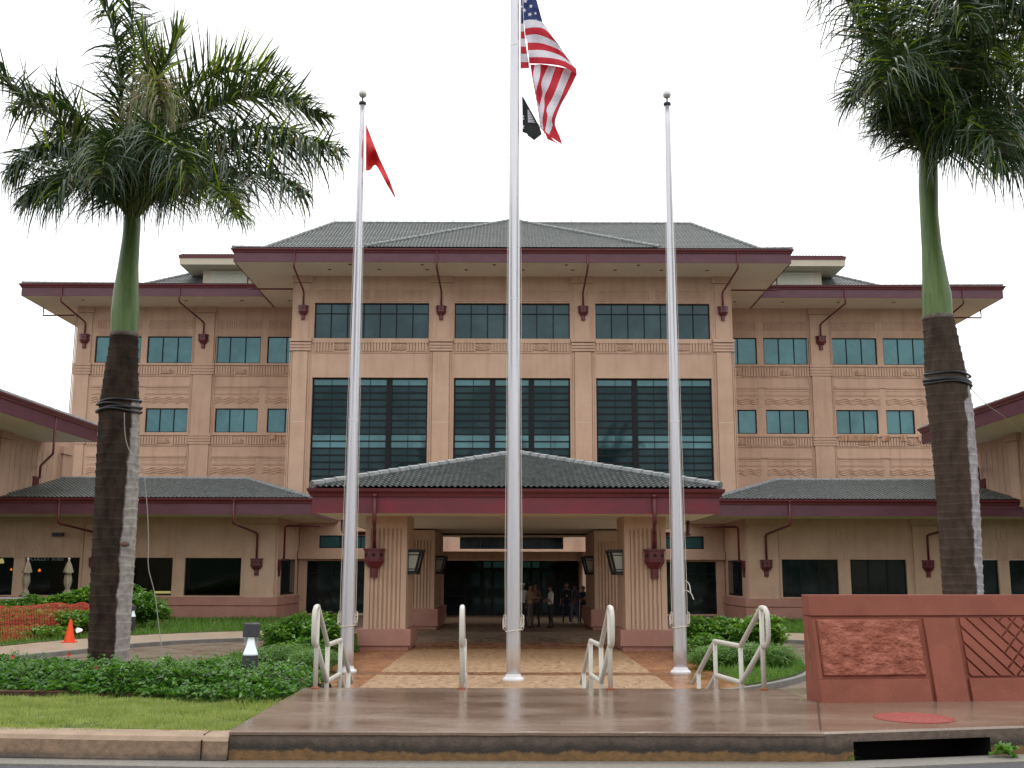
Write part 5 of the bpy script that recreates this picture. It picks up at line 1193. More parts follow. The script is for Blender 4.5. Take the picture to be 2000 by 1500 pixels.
# taller shoots breaking the hedge outline
sh = []
for k in range(150):
    x, y = random.uniform(-9, -2.7), random.uniform(12.6, 15.3); z = HL(x, y) + hedge_h(x, y)
    for q in range(12): sh.append((x + random.gauss(0, .015), y + random.gauss(0, .015), z - .05 + q * .014))
tag(foliage('hedge_shoots', sh, .08, .2, ['leaf_hedge', 'leaf_bush'], mi=[.5, .5]), 'young shoots rising above the front hedge', 'shoots', kind='stuff')
b = MB()
for u, v in ((27, 1285), (137, 1281), (190, 1307), (118, 1328), (393, 1324), (405, 1321), (425, 1321), (592, 1331), (375, 1320)):
    q = at(u, v, 13.6)
    for k in range(5): a = k * 1.26; d = Vector((math.cos(a), -.6, math.sin(a))) * .028; e = Vector((-math.sin(a), 0, math.cos(a))) * .012; b.quad(q, q + d * .6 + e, q + d, q + d * .6 - e)
tag(b.build('hedge_flowers', 'flower_red'), 'small red flowers scattered over the front hedge', 'flowers', kind='stuff')
q = at(322, 1288, 15.2); b = MB(); b.ball((q.x, q.y, q.z - .04), .055, n=8); b.ball((q.x + .06, q.y, q.z - .06), .045, n=8); mat('tag_yellow', (.55, .5, .12), rough=.5)
tag(b.build('wire_weight', 'tag_yellow', origin=q), 'small yellow weight at the foot of the hanging wire', 'weight')

def bush(name, label, lobes, n, L, wd, mats, mi, group=None, stems=5, cat='bush'):
    c0 = Vector((sum(l[0] for l in lobes) / len(lobes), sum(l[1] for l in lobes) / len(lobes), 0)); t = thing(name, label, cat, c0, group)
    P = []
    wts = np.array([l[3] * l[4] * l[5] for l in lobes]); wts = wts / wts.sum()
    for l, w_ in zip(lobes, wts):
        k = int(n * w_); D = rng.normal(size=(k, 3)); D /= np.linalg.norm(D, axis=1)[:, None]; rr = rng.uniform(.25, 1, k) ** .45
        lump = np.array([1 + .22 * noise.noise(Vector(d * 2.3) + Vector((l[0], l[1], 0))) + .12 * noise.noise(Vector(d * 6)) for d in D])
        Q = D * (rr * lump)[:, None] * np.array([l[3], l[4], l[5]]) + np.array([l[0], l[1], l[2]]); P.append(Q[Q[:, 2] > .02])
    P = np.concatenate(P); foliage('foliage', P, L, wd, mats, t, mi=mi)
    for k in range(stems):
        l = random.choice(lobes); b = MB(); x, y = l[0] + random.uniform(-.3, .3) * l[3], l[1] + random.uniform(-.3, .3) * l[4]
        b.tube([(x, y, -.02), (x + random.uniform(-.1, .1), y, l[2] * .6), (x + random.uniform(-.25, .25), y + random.uniform(-.2, .2), l[2] + l[5] * .6)], [.022, .016, .008], 6); b.build('stem', 'wood', t)
    return t
def lob(u, v, Y, rx, rz, ry=None):   # lobe centred at the pixel, radii in metres
    p = at(u, v, Y); return (p.x, Y, p.z, rx, ry or rx, rz)
bush('shrub', 'leafy green shrub left of the left flagpole, on the grass island', [lob(550, 1250, 28.5, .5, .42), lob(590, 1238, 29, .6, .5), lob(630, 1242, 28, .5, .45), lob(600, 1275, 27.5, .65, .35)], 6500, .15, .28, ['leaf_hedge', 'leaf_bush', 'leaf_yellow'], [.45, .4, .15])
bush('shrub', 'bright leafy shrub between the left handrail and the left column', [lob(660, 1245, 31, .5, .45), lob(635, 1225, 31.5, .5, .4)], 3300, .15, .28, ['leaf_hedge', 'leaf_bush', 'leaf_yellow'], [.35, .45, .2])
bush('shrub', 'broad leafy shrub right of the right flagpole', [lob(1368, 1240, 29.5, .6, .48), lob(1425, 1236, 30, .75, .42), lob(1470, 1245, 29, .6, .42), lob(1385, 1265, 28, .5, .35)], 7000, .15, .28, ['leaf_hedge', 'leaf_bush', 'leaf_yellow'], [.4, .4, .2])
bush('shrub', 'yellow-green shrub beside the right-hand handrail', [lob(1490, 1225, 28, .5, .38), lob(1505, 1240, 27.6, .38, .3)], 3000, .15, .28, ['leaf_bush', 'leaf_yellow'], [.45, .55])
bush('ornamental_grass', 'tuft of long grass below the shrubs on the right island', [lob(1440, 1280, 26.5, .9, .28), lob(1500, 1280, 26, .7, .25), lob(1390, 1285, 26, .5, .25)], 7000, .30, .035, ['grass_green', 'leaf_bush'], [.6, .4], stems=0, cat='grass')
bush('ornamental_grass', 'tuft of long grass below the shrubs on the left island', [lob(560, 1285, 26, .8, .25), lob(620, 1290, 25, .6, .2)], 5000, .28, .035, ['grass_green', 'leaf_bush'], [.6, .4], stems=0, cat='grass')
bush('shrub', 'shrub right of the left palm trunk, behind the small bollard light', [lob(272, 1192, 43, .7, .55), lob(298, 1190, 43.5, .55, .45), lob(250, 1182, 44, .8, .75), lob(318, 1200, 43, .3, .28), lob(285, 1172, 43.2, .3, .3)], 5200, .2, .27, ['leaf_hedge', 'leaf_bush', 'leaf_yellow'], [.5, .38, .12])
bush('shrub', 'tall flowering shrub behind the orange netting, left of the palm trunk', [lob(150, 1185, 43, .9, .55), lob(190, 1180, 43, 1.0, .7), lob(110, 1190, 43, .9, .45)], 8500, .2, .27, ['leaf_bush', 'leaf_yellow', 'leaf_hedge'], [.45, .3, .25])
bush('shrub', 'leafy shrub at the far left edge behind the orange netting', [lob(20, 1200, 42.5, 1.1, .45), lob(60, 1190, 43, .6, .5), lob(-40, 1200, 42, 1.0, .5)], 6500, .2, .27, ['leaf_bush', 'leaf_hedge'], [.5, .5])
bush('shrub', 'reddish shrubs enclosed by the orange netting', [lob(-20, 1220, 38.2, 1.3, .46), lob(30, 1217, 38.2, 1.3, .5), lob(80, 1218, 38.6, 1.2, .42), lob(140, 1215, 39.0, 1.2, .40), lob(190, 1213, 39.5, .8, .35), lob(20, 1240, 36.6, 1.1, .22), lob(80, 1236, 37, 1.0, .2)], 9000, .2, .27, ['leaf_bush', 'leaf_yellow', 'leaf_hedge'], [.4, .25, .35])
# small weeds
def weed(label, x, y, z, n, L, wd=.3, m='leaf_bush'):
    V, F = leaves(np.array([(x + random.gauss(0, .03), y + random.gauss(0, .02), z + random.random() * .04) for _ in range(n)]), L, wd, droop=.35, up=1.0)
    tag(raw('weed', V, F, m, origin=(x, y, z)), label, 'weed', 'weeds along the kerb')
q = at(1965, 1470, 9.95); weed('broad-leaved weed growing from the kerb at the bottom right corner', q.x, 9.93, .64, 26, .10, .36)
q = at(1655, 1478, 9.8); weed('thin grassy weed at the left end of the storm drain opening', q.x, 9.78, .61, 40, .11, .05, 'grass_green')
q = at(1557, 1355, 12.1); weed('small weed growing at the left foot of the red sign wall', q.x, 12.1, .72, 24, .16, .2, 'leaf_yellow')
V = []; 
for k in range(90):
    x, y = random.uniform(-2.3, 3.0), random.uniform(9.85, 13.0); a = random.uniform(0, 6.3); l = random.uniform(.006, .018)
    V += [(x, y, .864), (x + l * math.cos(a + .5), y + l * math.sin(a + .5), .868), (x + 2 * l * math.cos(a), y + 2 * l * math.sin(a), .864), (x + l * math.cos(a - .5), y + l * math.sin(a - .5), .867)]
for k in range(260):
    x, y = random.uniform(-4.2, 4.5), random.uniform(21.5, 32.5); a = random.uniform(0, 6.3); l = random.uniform(.015, .04)
    V += [(x, y, .012), (x + l * math.cos(a + .5), y + l * math.sin(a + .5), .018), (x + 2 * l * math.cos(a), y + 2 * l * math.sin(a), .012), (x + l * math.cos(a - .5), y + l * math.sin(a - .5), .016)]
tag(raw('leaf_litter', V, np.arange(len(V)).reshape(-1, 4), ['soil', 'palm_leaf_dry'], mi=rng.integers(0, 2, len(V) // 4)), 'specks of dead leaf scattered over the landing and plaza', 'leaf litter', kind='stuff')
def frond(parent, P, leaf=.78, n=105, mats=('palm_leaf',), wts=(1,), g=.85, spread=1.0, w_=.019, r=.035, start=.16, two=True, plume=.75):
    P = smooth_path(P, 14); d = [0]; leaf *= 1.55; n = int(n * 1.5); w_ *= 1.0
    for i in range(1, len(P)): d.append(d[-1] + (P[i] - P[i - 1]).length)
    Lt = d[-1]
    def pos(t):
        j = min(int(np.searchsorted(d, t * Lt, side='right')) - 1, len(P) - 2); f = (t * Lt - d[j]) / (d[j + 1] - d[j]); return P[j].lerp(P[j + 1], f), (P[j + 1] - P[j]).normalized()
    V = []; F = []; MI = []; up = Vector((0, 0, 1))
    for i in range(n):
        t = start + (1 - start) * (i + random.random() * .6) / n; p, T = pos(min(t, .999)); S = T.cross(up); S = S.normalized() if S.length > .05 else Vector((1, 0, 0)); U = S.cross(T).normalized()
        prof = (math.sin(math.pi * min(1, (t - start) / (1 - start) * .82 + .17)) ** .55) * leaf
        for sd in (-1, 1):
            a = random.uniform(-.6, 1.35) * plume; L = prof * random.uniform(.72, 1.12); f = .22 + .42 * t
            D = (S * sd * math.cos(a) * spread + U * math.sin(a) + T * f + Vector((random.gauss(0, .07), random.gauss(0, .07), random.gauss(0, .07)))).normalized()
            gg = g * (random.uniform(.7, 1.5) if random.random() < .68 else random.uniform(.0, .5)); W = D.cross(Vector((random.gauss(0, .5), random.gauss(0, .5), 1))).normalized(); b0 = len(V); m_ = 5
            q0 = p; mt = int(rng.choice(len(mats), p=wts)); wid = w_ * random.uniform(.6, 1.15)
            tw = random.uniform(-.9, .9)
            for k in range(m_):
                s = k / (m_ - 1); q = p + D * L * s * (1 - .25 * gg * s * s) - up * L * gg * s * s * (.62 if s < .99 else .62)
                ww = wid * (1 - (s * 1.0) ** 2.2) + .0015; Wk = (W + U * tw * s).normalized()
                V += [q - Wk * ww, q + Wk * ww]
            for k in range(m_ - 1): F.append((b0 + 2 * k, b0 + 2 * k + 1, b0 + 2 * k + 3, b0 + 2 * k + 2)); MI.append(mt)
    o = raw('frond', np.array([tuple(v) for v in V]), np.array(F), list(mats), parent, MI)
    b = MB(); b.tube(P, [r * (1 - .85 * i / (len(P) - 1)) for i in range(len(P))], 7); b.build('rachis', 'palm_rib', o, smooth=True)
    return o
def palm(label, Y, prof, shaft, barkm, fr, zground):
    base = at(prof[0][0], prof[0][1], Y); t = thing('palm_tree', label, 'palm tree', (base.x, Y, zground), 'tall royal palms framing the building')
    # trunk: (centre u, v, width px) rows -> rings
    def body(rows, nm, m, ringh, ringa):
        pts = [at(u, v, Y) for u, v, w_ in rows]; rad = [w_ * (at(u + 1, v, Y).x - at(u, v, Y).x) / 2 for u, v, w_ in rows]
        if nm == 'trunk': pts.insert(0, Vector((pts[0].x, Y, zground - .1))); rad.insert(0, rad[0] * 1.04)
        z0, z1 = pts[0].z, pts[-1].z; n = int((z1 - z0) / .02); V = []; seg = 36; off = Vector((base.x, Y, zground))
        zs_ = [p.z for p in pts]; nxt = z0; hr = .1; ph = 0
        for i in range(n + 1):
            z = z0 + (z1 - z0) * i / n; x = np.interp(z, zs_, [p.x for p in pts]); r = np.interp(z, zs_, rad)
            if z >= nxt: hr = random.uniform(.75, 1.25) * ringh; last = nxt; nxt += hr; ph = random.uniform(0, 6)
            fz = 1 - (nxt - z) / hr                         # 0 just above a scar, 1 below the next
            for j in range(seg):
                a = 2 * math.pi * j / seg; dr = ringa * (fz ** 3 * .9 - .35 * math.exp(-fz * 14)) + ringa * .25 * noise.noise(Vector((math.cos(a) * 2, math.sin(a) * 2, z * 3)))
                V.append((x + (r + dr) * math.cos(a), Y + (r + dr) * math.sin(a), z + ringa * .8 * math.sin(a * 2 + ph)))
        F = np.array([(i * seg + j, i * seg + (j + 1) % seg, (i + 1) * seg + (j + 1) % seg, (i + 1) * seg + j) for i in range(n) for j in range(seg)])
        return raw(nm, np.array(V), F, m, t, smooth=True)
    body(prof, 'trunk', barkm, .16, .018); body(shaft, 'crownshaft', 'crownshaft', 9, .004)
    q = at(shaft[0][0], shaft[0][1], Y); rr = shaft[0][2] * .0049; b = MB(); b.lathe((q.x, Y), [(rr * .99, q.z - .07), (rr * 1.07, q.z - .045), (rr * 1.06, q.z), (rr * 1.0, q.z + .02)], 30); b.build('leaf_scar', 'bark_ring', t, smooth=True)
    for pts, kw in fr: frond(t, [at(u, v, Y + dy) for u, v, dy in pts], **kw)
    return t
G = dict(mats=('palm_leaf', 'palm_leaf_bright', 'palm_leaf_dry'), wts=(.84, .11, .05)); BR = dict(mats=('palm_leaf', 'palm_leaf_bright', 'palm_leaf_dry'), wts=(.5, .42, .08)); DRY = dict(mats=('palm_leaf_dry', 'palm_leaf', 'palm_leaf_bright'), wts=(.5, .25, .25))
PL = palm('tall royal palm on the left, its whole crown visible over the wing roof', 20.0,
    [(213, 1290, 76), (220, 1130, 79), (228, 980, 80), (232, 850, 77), (234, 790, 73), (238, 720, 60), (243, 655, 51)],
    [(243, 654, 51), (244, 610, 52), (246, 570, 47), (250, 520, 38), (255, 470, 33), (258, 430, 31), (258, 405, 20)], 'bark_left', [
    ([(252, 430, 0), (190, 330, -.4), (110, 235, -.8), (40, 190, -1), (-40, 110, -1)], dict(leaf=.85, g=.7, n=125, **G)),
    ([(252, 430, 0), (200, 345, -.6), (130, 300, -1.4), (70, 300, -1.9), (25, 335, -2.1)], dict(leaf=.8, g=1.3, n=110, **G)),
    ([(256, 425, .1), (242, 300, .1), (234, 170, .2), (215, 50, 0), (165, -45, -.3)], dict(leaf=.8, g=.6, n=120, **G)),
    ([(258, 425, .2), (250, 250, .7), (262, 90, 1.1), (235, -60, 1.4)], dict(leaf=.75, g=.5, n=110, **G)),
    ([(264, 420, -.1), (283, 290, -.4), (296, 170, -.6), (318, 95, -.7)], dict(leaf=.62, g=.9, n=85, start=.15, **DRY)),
    ([(296, 170, -.6), (282, 110, -.6), (275, 60, -.6)], dict(leaf=.5, g=-.3, n=26, start=0, spread=.35, plume=.3, **BR)),
    ([(300, 165, -.6), (330, 110, -.7), (352, 60, -.7)], dict(leaf=.55, g=-.35, n=30, start=0, spread=.3, plume=.3, **BR)),
    ([(264, 425, 0), (320, 290, .4), (400, 215, .8), (500, 185, 1.1), (600, 205, 1.2)], dict(leaf=1.0, g=.15, n=140, **BR)),
    ([(264, 425, 0), (340, 270, -.4), (430, 205, -.6), (530, 190, -.7), (640, 230, -.8)], dict(leaf=.95, g=.55, n=130, **G)),
    ([(264, 430, 0), (350, 335, -.6), (450, 290, -1.2), (580, 282, -1.6), (668, 292, -1.8)], dict(leaf=.88, g=1.3, n=140, **G)),
    ([(262, 430, 0), (310, 370, -1), (370, 350, -2), (430, 375, -2.8), (465, 430, -3.2)], dict(leaf=.75, g=1.1, n=110, **BR)),
    ([(264, 430, 0), (340, 330, .8), (440, 260, 1.6), (560, 255, 2.2), (640, 290, 2.6)], dict(leaf=.85, g=1.1, n=120, **G)),
    ([(255, 430, 0), (225, 360, -1), (180, 330, -2.2), (130, 350, -3), (105, 400, -3.2)], dict(leaf=.75, g=1.2, n=100, **G)),
    ([(260, 425, 0), (270, 330, -1.2), (300, 270, -2.4), (345, 290, -3.2), (365, 350, -3.5)], dict(leaf=.8, g=1.1, n=100, **G)),
    ([(258, 425, 0), (220, 330, 1), (170, 270, 2), (110, 265, 2.8), (60, 300, 3.2)], dict(leaf=.8, g=1.1, n=100, **G)),
    ([(260, 425, 0), (290, 320, 1.5), (330, 270, 2.6), (380, 280, 3.4)], dict(leaf=.8, g=1.0, n=90, **G)),
    ([(256, 425, 0), (240, 330, -1.2), (225, 280, -2.2), (205, 300, -3.2), (195, 360, -3.6)], dict(leaf=.7, g=1.1, n=100, **G)),
    ([(262, 425, 0), (278, 300, -.9), (292, 200, -1.5), (304, 160, -2.0), (313, 215, -2.4)], dict(leaf=.8, g=1.6, n=100, spread=.6, **DRY)),
    ([(264, 425, 0), (310, 260, 0), (380, 170, .1), (460, 140, .2), (560, 150, .2)], dict(leaf=.95, g=.2, n=110, **BR)),
    ([(262, 430, 0), (330, 370, -.8), (420, 340, -1.6), (520, 345, -2.2), (600, 380, -2.6)], dict(leaf=.8, g=1.1, n=120, **G)),
    ([(254, 430, 0), (210, 380, -.6), (150, 350, -1.2), (90, 360, -1.6), (50, 400, -1.8)], dict(leaf=.7, g=1.0, n=110, **G)),
    ([(254, 430, 0), (205, 310, .6), (140, 220, 1), (80, 190, 1.2), (20, 220, 1.4)], dict(leaf=.8, g=.9, n=110, **G)),
    ([(258, 430, .3), (262, 330, 1.8), (268, 270, 3), (275, 290, 3.8)], dict(leaf=.8, g=1.0, n=90, **G)),
    ([(262, 430, 0), (300, 380, .6), (360, 340, 1.5), (430, 345, 2.4), (470, 390, 3)], dict(leaf=.8, g=1.2, n=100, **G)),
    ], .45)
PR = palm('tall royal palm on the right, its crown cut by the top of the picture', 20.0,
    [(1884, 1180, 72), (1876, 1040, 76), (1866, 900, 80), (1856, 800, 83), (1849, 745, 80), (1840, 680, 66), (1832, 618, 56)],
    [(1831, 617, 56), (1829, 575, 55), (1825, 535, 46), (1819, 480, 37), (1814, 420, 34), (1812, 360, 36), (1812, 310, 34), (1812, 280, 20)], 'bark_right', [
    ([(1806, 310, 0), (1750, 200, -.5), (1690, 80, -.6), (1630, -40, -.8), (1560, -140, -1)], dict(leaf=.9, g=1.1, n=130, **G)),
    ([(1806, 310, 0), (1765, 190, .4), (1735, 60, .5), (1690, -80, .6)], dict(leaf=.9, g=.9, n=120, **G)),
    ([(1818, 310, 0), (1860, 200, .2), (1940, 140, .3), (2040, 170, .4), (2120, 260, .4)], dict(leaf=.95, g=.9, n=130, **G)),
    ([(1818, 310, 0), (1855, 250, -1), (1920, 240, -1.6), (1990, 275, -2), (2050, 350, -2.2)], dict(leaf=.85, g=1.2, n=120, **G)),
    ([(1814, 310, 0), (1835, 150, -.2), (1850, 0, -.4), (1855, -130, -.6)], dict(leaf=.9, g=.8, n=120, **G)),
    ([(1818, 310, 0), (1900, 180, .8), (1990, 80, 1.2), (2080, 20, 1.5)], dict(leaf=.9, g=.8, n=120, **BR)),
    ([(1808, 310, 0), (1770, 240, -1.2), (1730, 175, -2), (1690, 160, -2.6), (1665, 200, -3)], dict(leaf=.75, g=1.0, n=110, **G)),
    ([(1812, 310, 0), (1840, 240, -1.4), (1885, 220, -2.4), (1935, 265, -3.2), (1960, 330, -3.4)], dict(leaf=.8, g=1.1, n=110, **G)),
    ([(1810, 310, 0), (1795, 200, -1.5), (1775, 120, -2.6), (1745, 110, -3.3), (1720, 170, -3.8)], dict(leaf=.85, g=1.0, n=110, **G)),
    ([(1816, 310, 0), (1880, 150, 0), (1950, 10, 0), (2000, -110, 0)], dict(leaf=.95, g=.8, n=130, **G)),
    ([(1808, 310, 0), (1775, 240, 1), (1745, 210, 2), (1715, 250, 2.8)], dict(leaf=.7, g=1.0, n=90, **G)),
    ([(1816, 310, 0), (1860, 190, 1.5), (1900, 110, 2.4), (1960, 90, 3), (2010, 150, 3.4)], dict(leaf=.9, g=1.0, n=110, **G)),
    ([(1810, 310, 0), (1805, 160, -1.5), (1815, 30, -2.4), (1850, -20, -3.2), (1890, 40, -3.8)], dict(leaf=.9, g=.9, n=120, **G)),
    ([(1818, 312, 0), (1870, 260, .8), (1940, 230, 1.8), (2010, 255, 2.6), (2060, 320, 3)], dict(leaf=.9, g=1.1, n=120, **G)),
    ([(1808, 312, 0), (1760, 160, 1.2), (1760, 30, 2), (1790, -80, 2.4)], dict(leaf=.9, g=.9, n=110, **G)),
    ([(1814, 310, 0), (1900, 110, -1), (1980, 40, -1.8), (2040, 80, -2.4)], dict(leaf=.9, g=1.0, n=120, **BR)),
    ([(1812, 310, 0), (1850, 130, -.8), (1885, 20, -1.6), (1930, -30, -2.2), (1990, 30, -2.8)], dict(leaf=.9, g=1.0, n=120, **G)),
    ([(1818, 310, 0), (1880, 230, -.6), (1960, 190, -1.1), (2040, 230, -1.4), (2100, 310, -1.6)], dict(leaf=.95, g=1.1, n=130, **G)),
    ([(1808, 310, 0), (1750, 130, -1.2), (1730, 10, -2), (1740, -90, -2.6)], dict(leaf=.9, g=1.0, n=120, **G)),
    ([(1806, 310, 0), (1740, 170, .2), (1680, 30, .4), (1640, -90, .5)], dict(leaf=.85, g=1.0, n=120, **G)),
    ([(1812, 310, 0), (1850, 100, 1), (1900, -20, 1.6), (1960, -100, 2)], dict(leaf=.95, g=.9, n=120, **G)),
    ([(1818, 312, 0), (1865, 290, -.8), (1930, 280, -1.5), (1990, 310, -2), (2030, 360, -2.2)], dict(leaf=.75, g=1.1, n=110, **G)),
    ([(1812, 310, 0), (1900, 60, -2), (1960, -30, -2.8), (2030, -10, -3.4)], dict(leaf=.95, g=.9, n=120, **G)),
    ([(1806, 312, 0), (1785, 270, -.6), (1750, 235, -1.2), (1715, 215, -1.6)], dict(leaf=.62, g=1.2, n=80, **G)),
    ], .45)
# black hose wound round each trunk
def hose(label, Y, rows, tail=None):
    b = MB()
    for (u, v, w_, tl) in rows:
        c = at(u, v, Y); r = w_ * (at(u + 1, v, Y).x - c.x) / 2 + .02
        b.tube([(c.x + r * math.cos(a), Y + r * math.sin(a), c.z + tl * math.cos(a) + .015 * math.sin(3 * a)) for a in np.linspace(0, 2 * math.pi, 30)], .022, 7, cap=False)
    if tail: b.tube(smooth_path([at(u, v, Y + d) for u, v, d in tail]), .02, 7)
    c = at(rows[0][0], rows[0][1], Y); tag(b.build('hose', 'hose_black', origin=c, smooth=True), label, 'hose', 'hoses wound round the palm trunks')
hose('loops of black hose wound round the left palm trunk', 20, [(234, 788, 76, .03), (233, 796, 78, -.03), (233, 803, 79, .05), (233, 806, 79, -.01)])
hose('loops of black hose wound round the right palm trunk', 20, [(1850, 732, 79, -.03), (1850, 743, 81, -.04), (1850, 746, 82, -.05), (1851, 750, 82, -.03)], [(1889, 746, -.1), (1892, 750, -.15), (1896, 757, -.2)])
b = MB(); b.tube(smooth_path([at(u, v, 19.4) for u, v in ((243, 808), (246, 860), (262, 900), (280, 925), (288, 990), (291, 1060), (291, 1110), (303, 1160), (311, 1220), (318, 1275), (321, 1292))]), .008, 5)
tag(b.build('hanging_wire', 'wire_grey', origin=at(291, 1060, 19.4)), 'thin pale wire trailing down beside the left palm trunk', 'wire')
b = MB(); b.tube(smooth_path([at(1896, 757, 19.8), at(1930, 790, 24), at(1962, 812, 30), at(2005, 850, 38)]), .007, 5)
tag(b.build('guy_wire', 'wire_grey', origin=at(1896, 757, 19.8)), 'thin guy wire running from the right palm towards the side wing eave', 'wire')
for (u, v, lab) in ((245, 1065, 'brown knot of wood on the left palm trunk'),):
    q = at(u, v, 19.66); b = MB(); b.ball((q.x, q.y, q.z), .05, n=8); b.v = [((p[0] - q.x) * 1.7 + q.x, p[1], p[2]) for p in b.v]; b.build('knot', 'pipe_rust', PL)

# ------------------------------------------------------------ people under the canopy
bpy.context.view_layer.update()
for nm, c in (('skin', (.28, .15, .09)), ('hair', (.012, .010, .009)), ('shirt_tan', (.30, .20, .11)), ('shirt_brown', (.16, .09, .06)), ('shirt_white', (.62, .64, .62)), ('shirt_dark', (.02, .022, .028)), ('shirt_blue', (.10, .13, .20)), ('navy', (.02, .03, .07)),
              ('trouser_dark', (.022, .022, .026)), ('jeans', (.16, .21, .33)), ('shoe_dark', (.02, .018, .016)), ('shoe_white', (.7, .7, .7)), ('cap_white', (.7, .7, .68)), ('badge', (.75, .75, .75)), ('trouser_khaki', (.10, .085, .06))): mat(nm, c, rough=.8)
def person(label, x, y, rz, h, shirt, trouser, shoe, arms, cap=None, badge=False, lean=0.0, stance=.1, hairlong=False, z=.0):
    t = thing('person', label, 'person', (0, 0, 0), 'people waiting under the canopy'); s = h / 1.74
    N = []; E = []; K = []
    def nd(p, r, k, par=None):
        N.append(((p[0] + lean * max(0, p[2] - .9), p[1], p[2]), r)); K.append(k); i = len(N) - 1
        if par is not None: E.append((par, i))
        return i
    pel = nd((0, 0, .95), .135, 't'); wa = nd((0, -.01, 1.1), .125, 's', pel); ch = nd((0, 0, 1.3), .145, 's', wa); nb = nd((0, .01, 1.45), .085, 's', ch); nk = nd((0, 0, 1.53), .052, 'k', nb)
    ja = nd((0, -.03, 1.59), .068, 'k', nk); hd = nd((0, -.01, 1.655), .088, 'k', ja); nd((0, .01, 1.715), .055, 'k', hd)
    nd((0, -.105, 1.635), .014, 'k', hd)                                                      # nose
    for sd in (-1, 1):
        nd((sd * .085, .0, 1.645), .016, 'k', hd)                                             # ears
        shd = nd((sd * .17, .01, 1.42), .062, 's', nb); el, wr = arms[0 if sd < 0 else 1]
        e = nd(el, .043, 's' if shirt != 'x' else 'k', shd); w_ = nd(wr, .027, 'k', e); d = (Vector(wr) - Vector(el)).normalized(); pm = Vector(wr) + d * .06; p = nd(tuple(pm), .030, 'k', w_)
        side = d.cross(Vector((0, 1, .3))).normalized()
        for f in range(4):
            o_ = side * (.024 * (f - 1.5)); L_ = (.055, .068, .072, .06)[f]; a = nd(tuple(pm + o_ + d * .03), .009, 'k', p); nd(tuple(pm + o_ + d * (.03 + L_) + Vector((0, -.012, -.01))), .008, 'k', a)
        nd(tuple(pm + side * .05 * -sd + d * .02), .009, 'k', w_)
        hp_ = nd((sd * .09, 0, .88), .095, 't', pel); kn = nd((sd * (.09 + stance * .3), -.02, .5), .062, 't', hp_); an = nd((sd * (.09 + stance * .6), .02, .11), .040, 't', kn)
        he = nd((sd * (.09 + stance * .6), .02, .05), .042, 'o', an); nd((sd * (.10 + stance * .7), -.15, .035), .033, 'o', he)
    me = bpy.data.meshes.new('body'); me.from_pydata([n_[0] for n_ in N], E, []); o = bpy.data.objects.new('body', me); C.objects.link(o)
    md = o.modifiers.new('skin', 'SKIN'); sv = me.skin_vertices[0].data if me.skin_vertices else None
    if sv is None:
        bpy.context.view_layer.update(); sv = me.skin_vertices[0].data
    for i, (p, r) in enumerate(N):
        k = 1.28 if K[i] in 's' and i < 4 else 1.0; sv[i].radius = (r * k, r * (.85 if i < 4 else 1)); sv[i].use_root = (i == 0)
    sb = o.modifiers.new('sub', 'SUBSURF'); sb.levels = 1; sb.render_levels = 1
    dg = bpy.context.evaluated_depsgraph_get(); dg.update(); m2 = bpy.data.meshes.new_from_object(o.evaluated_get(dg)); bpy.data.objects.remove(o)
    cols_ = {'s': 0, 't': 1, 'k': 2, 'o': 3}
    m2.materials.clear()
    for q in (shirt, trouser, 'skin', shoe): m2.materials.append(M[q])
    NP = np.array([n_[0] for n_ in N]); mids = np.array([(NP[a] * .5 + NP[b_] * .5) for a, b_ in E]); allp = np.concatenate([NP, mids]); kk = K + [K[b_] for a, b_ in E]
    for pl_ in m2.polygons:
        pl_.material_index = cols_[kk[int(np.argmin(((allp - np.array(pl_.center)) ** 2).sum(1)))]]; pl_.use_smooth = True
    body = bpy.data.objects.new('body', m2); C.objects.link(body); body.parent = t
    hx = lean * .76
    b = MB(); n = 14
    for i in range(8):
        pass
    V = [(hx + .097 * math.cos(a) * math.cos(e), .005 + .108 * math.sin(a) * math.cos(e) + .008, 1.665 + .105 * math.sin(e)) for e in np.linspace(-.5 if hairlong else -.15, 1.55, 7) for a in np.linspace(0, 2 * math.pi, n, endpoint=False)]
    F = [[i * n + j, i * n + (j + 1) % n, (i + 1) * n + (j + 1) % n, (i + 1) * n + j] for i in range(6) for j in range(n) if not (i < 3 and math.sin(2 * math.pi * (j + .5) / n) < -.35)]
    b.add(V, F); b.build('hair', 'hair', t, smooth=True)
    b = MB()
    for sx in (-.032, .032): b.ball((hx + sx, -.094, 1.665), .009, n=6)
    b.box(hx - .022, hx + .022, -.1, -.09, 1.598, 1.604); b.build('eyes_and_mouth', 'hair', t)
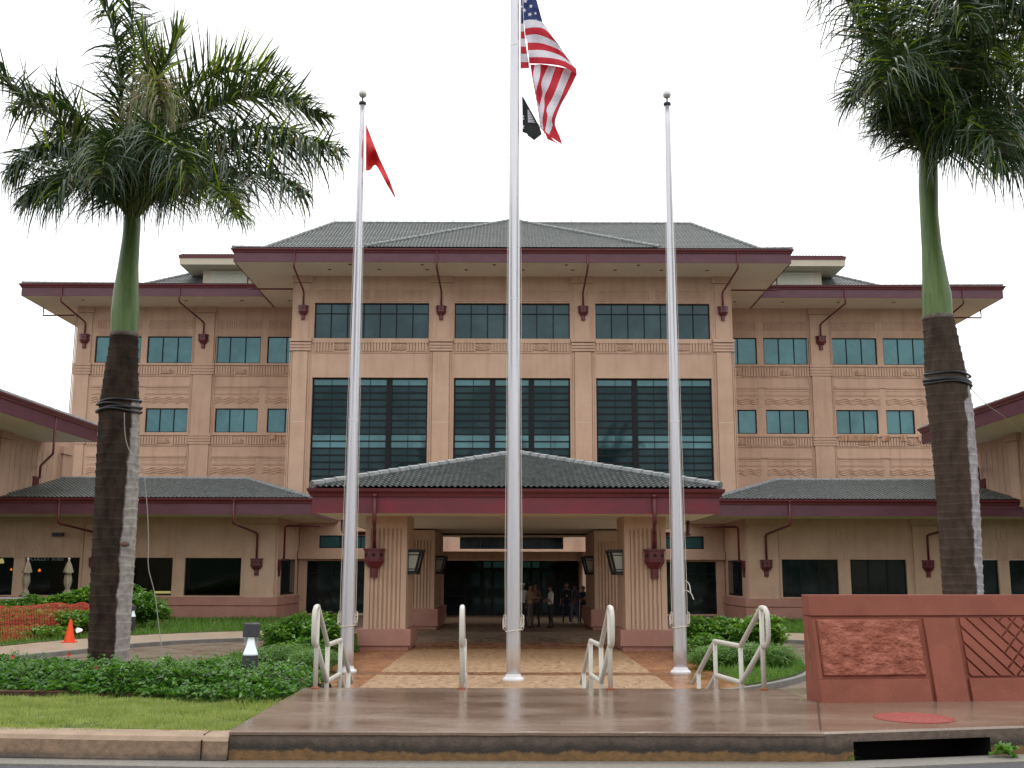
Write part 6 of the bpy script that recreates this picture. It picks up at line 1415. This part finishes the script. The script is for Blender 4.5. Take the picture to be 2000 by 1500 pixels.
    if cap: b = MB(); b.lathe((hx, 0), [(.108, 1.70), (.10, 1.76), (.05, 1.795), (.001, 1.80)], 14); b.box(hx - .07, hx + .07, -.19, -.09, 1.70, 1.712); b.build('cap', cap, t)
    if badge: b = MB(); b.box(lean * .35 - .03, lean * .35 + .03, -.155, -.148, 1.15, 1.24); b.build('badge', 'badge', t)
    t.location = (x, y, z); t.rotation_euler = (0, 0, rz); t.scale = (s, s, s); return t
down = [((-.25, .02, 1.15), (-.26, -.05, .92)), ((.25, .02, 1.15), (.26, -.05, .92))]; fold = [((-.26, -.02, 1.17), (-.04, -.2, 1.16)), ((.26, -.02, 1.17), (.05, -.21, 1.12))]
point = [((-.24, -.1, 1.2), (-.12, -.33, 1.22)), ((.24, -.12, 1.18), (.1, -.38, 1.2))]; hips = [((-.3, .06, 1.17), (-.17, -.04, 1.0)), ((.3, .06, 1.17), (.17, -.04, 1.0))]
def px(u, Y): return at(u, 1215, Y).x
person('person in a pale shirt and white cap half hidden behind the middle flagpole', px(1022, 46.5), 46.5, R(-20), 1.76, 'shirt_white', 'trouser_dark', 'shoe_dark', down, cap='cap_white')
person('person in a tan shirt holding both hands out, next to the middle flagpole', px(1036, 45.2), 45.2, R(62), 1.74, 'shirt_tan', 'trouser_khaki', 'shoe_dark', point)
person('person in a brown shirt with folded arms and a badge facing the tan shirt', px(1047, 46.2), 46.2, R(-25), 1.78, 'shirt_brown', 'trouser_dark', 'shoe_dark', fold, badge=True)
person('person in a white shirt and dark trousers standing in profile', px(1077, 45.2), 45.2, R(-72), 1.70, 'shirt_white', 'trouser_dark', 'shoe_dark', fold)
person('person in a black shirt with a white badge standing further back', px(1108, 50.0), 50.0, R(0), 1.76, 'shirt_dark', 'navy', 'shoe_dark', down, badge=True, z=.006)
person('person in a grey-blue shirt, pale jeans and white shoes turned away from the viewer', px(1124, 49.0), 49.0, R(-130), 1.74, 'shirt_blue', 'jeans', 'shoe_white', hips, lean=-.08, stance=.3, z=.006)
person('shorter person with long hair in navy clothes near the right pier', px(1141, 49.6), 49.6, R(15), 1.62, 'navy', 'navy', 'shoe_dark', fold, badge=True, hairlong=True, z=.006)
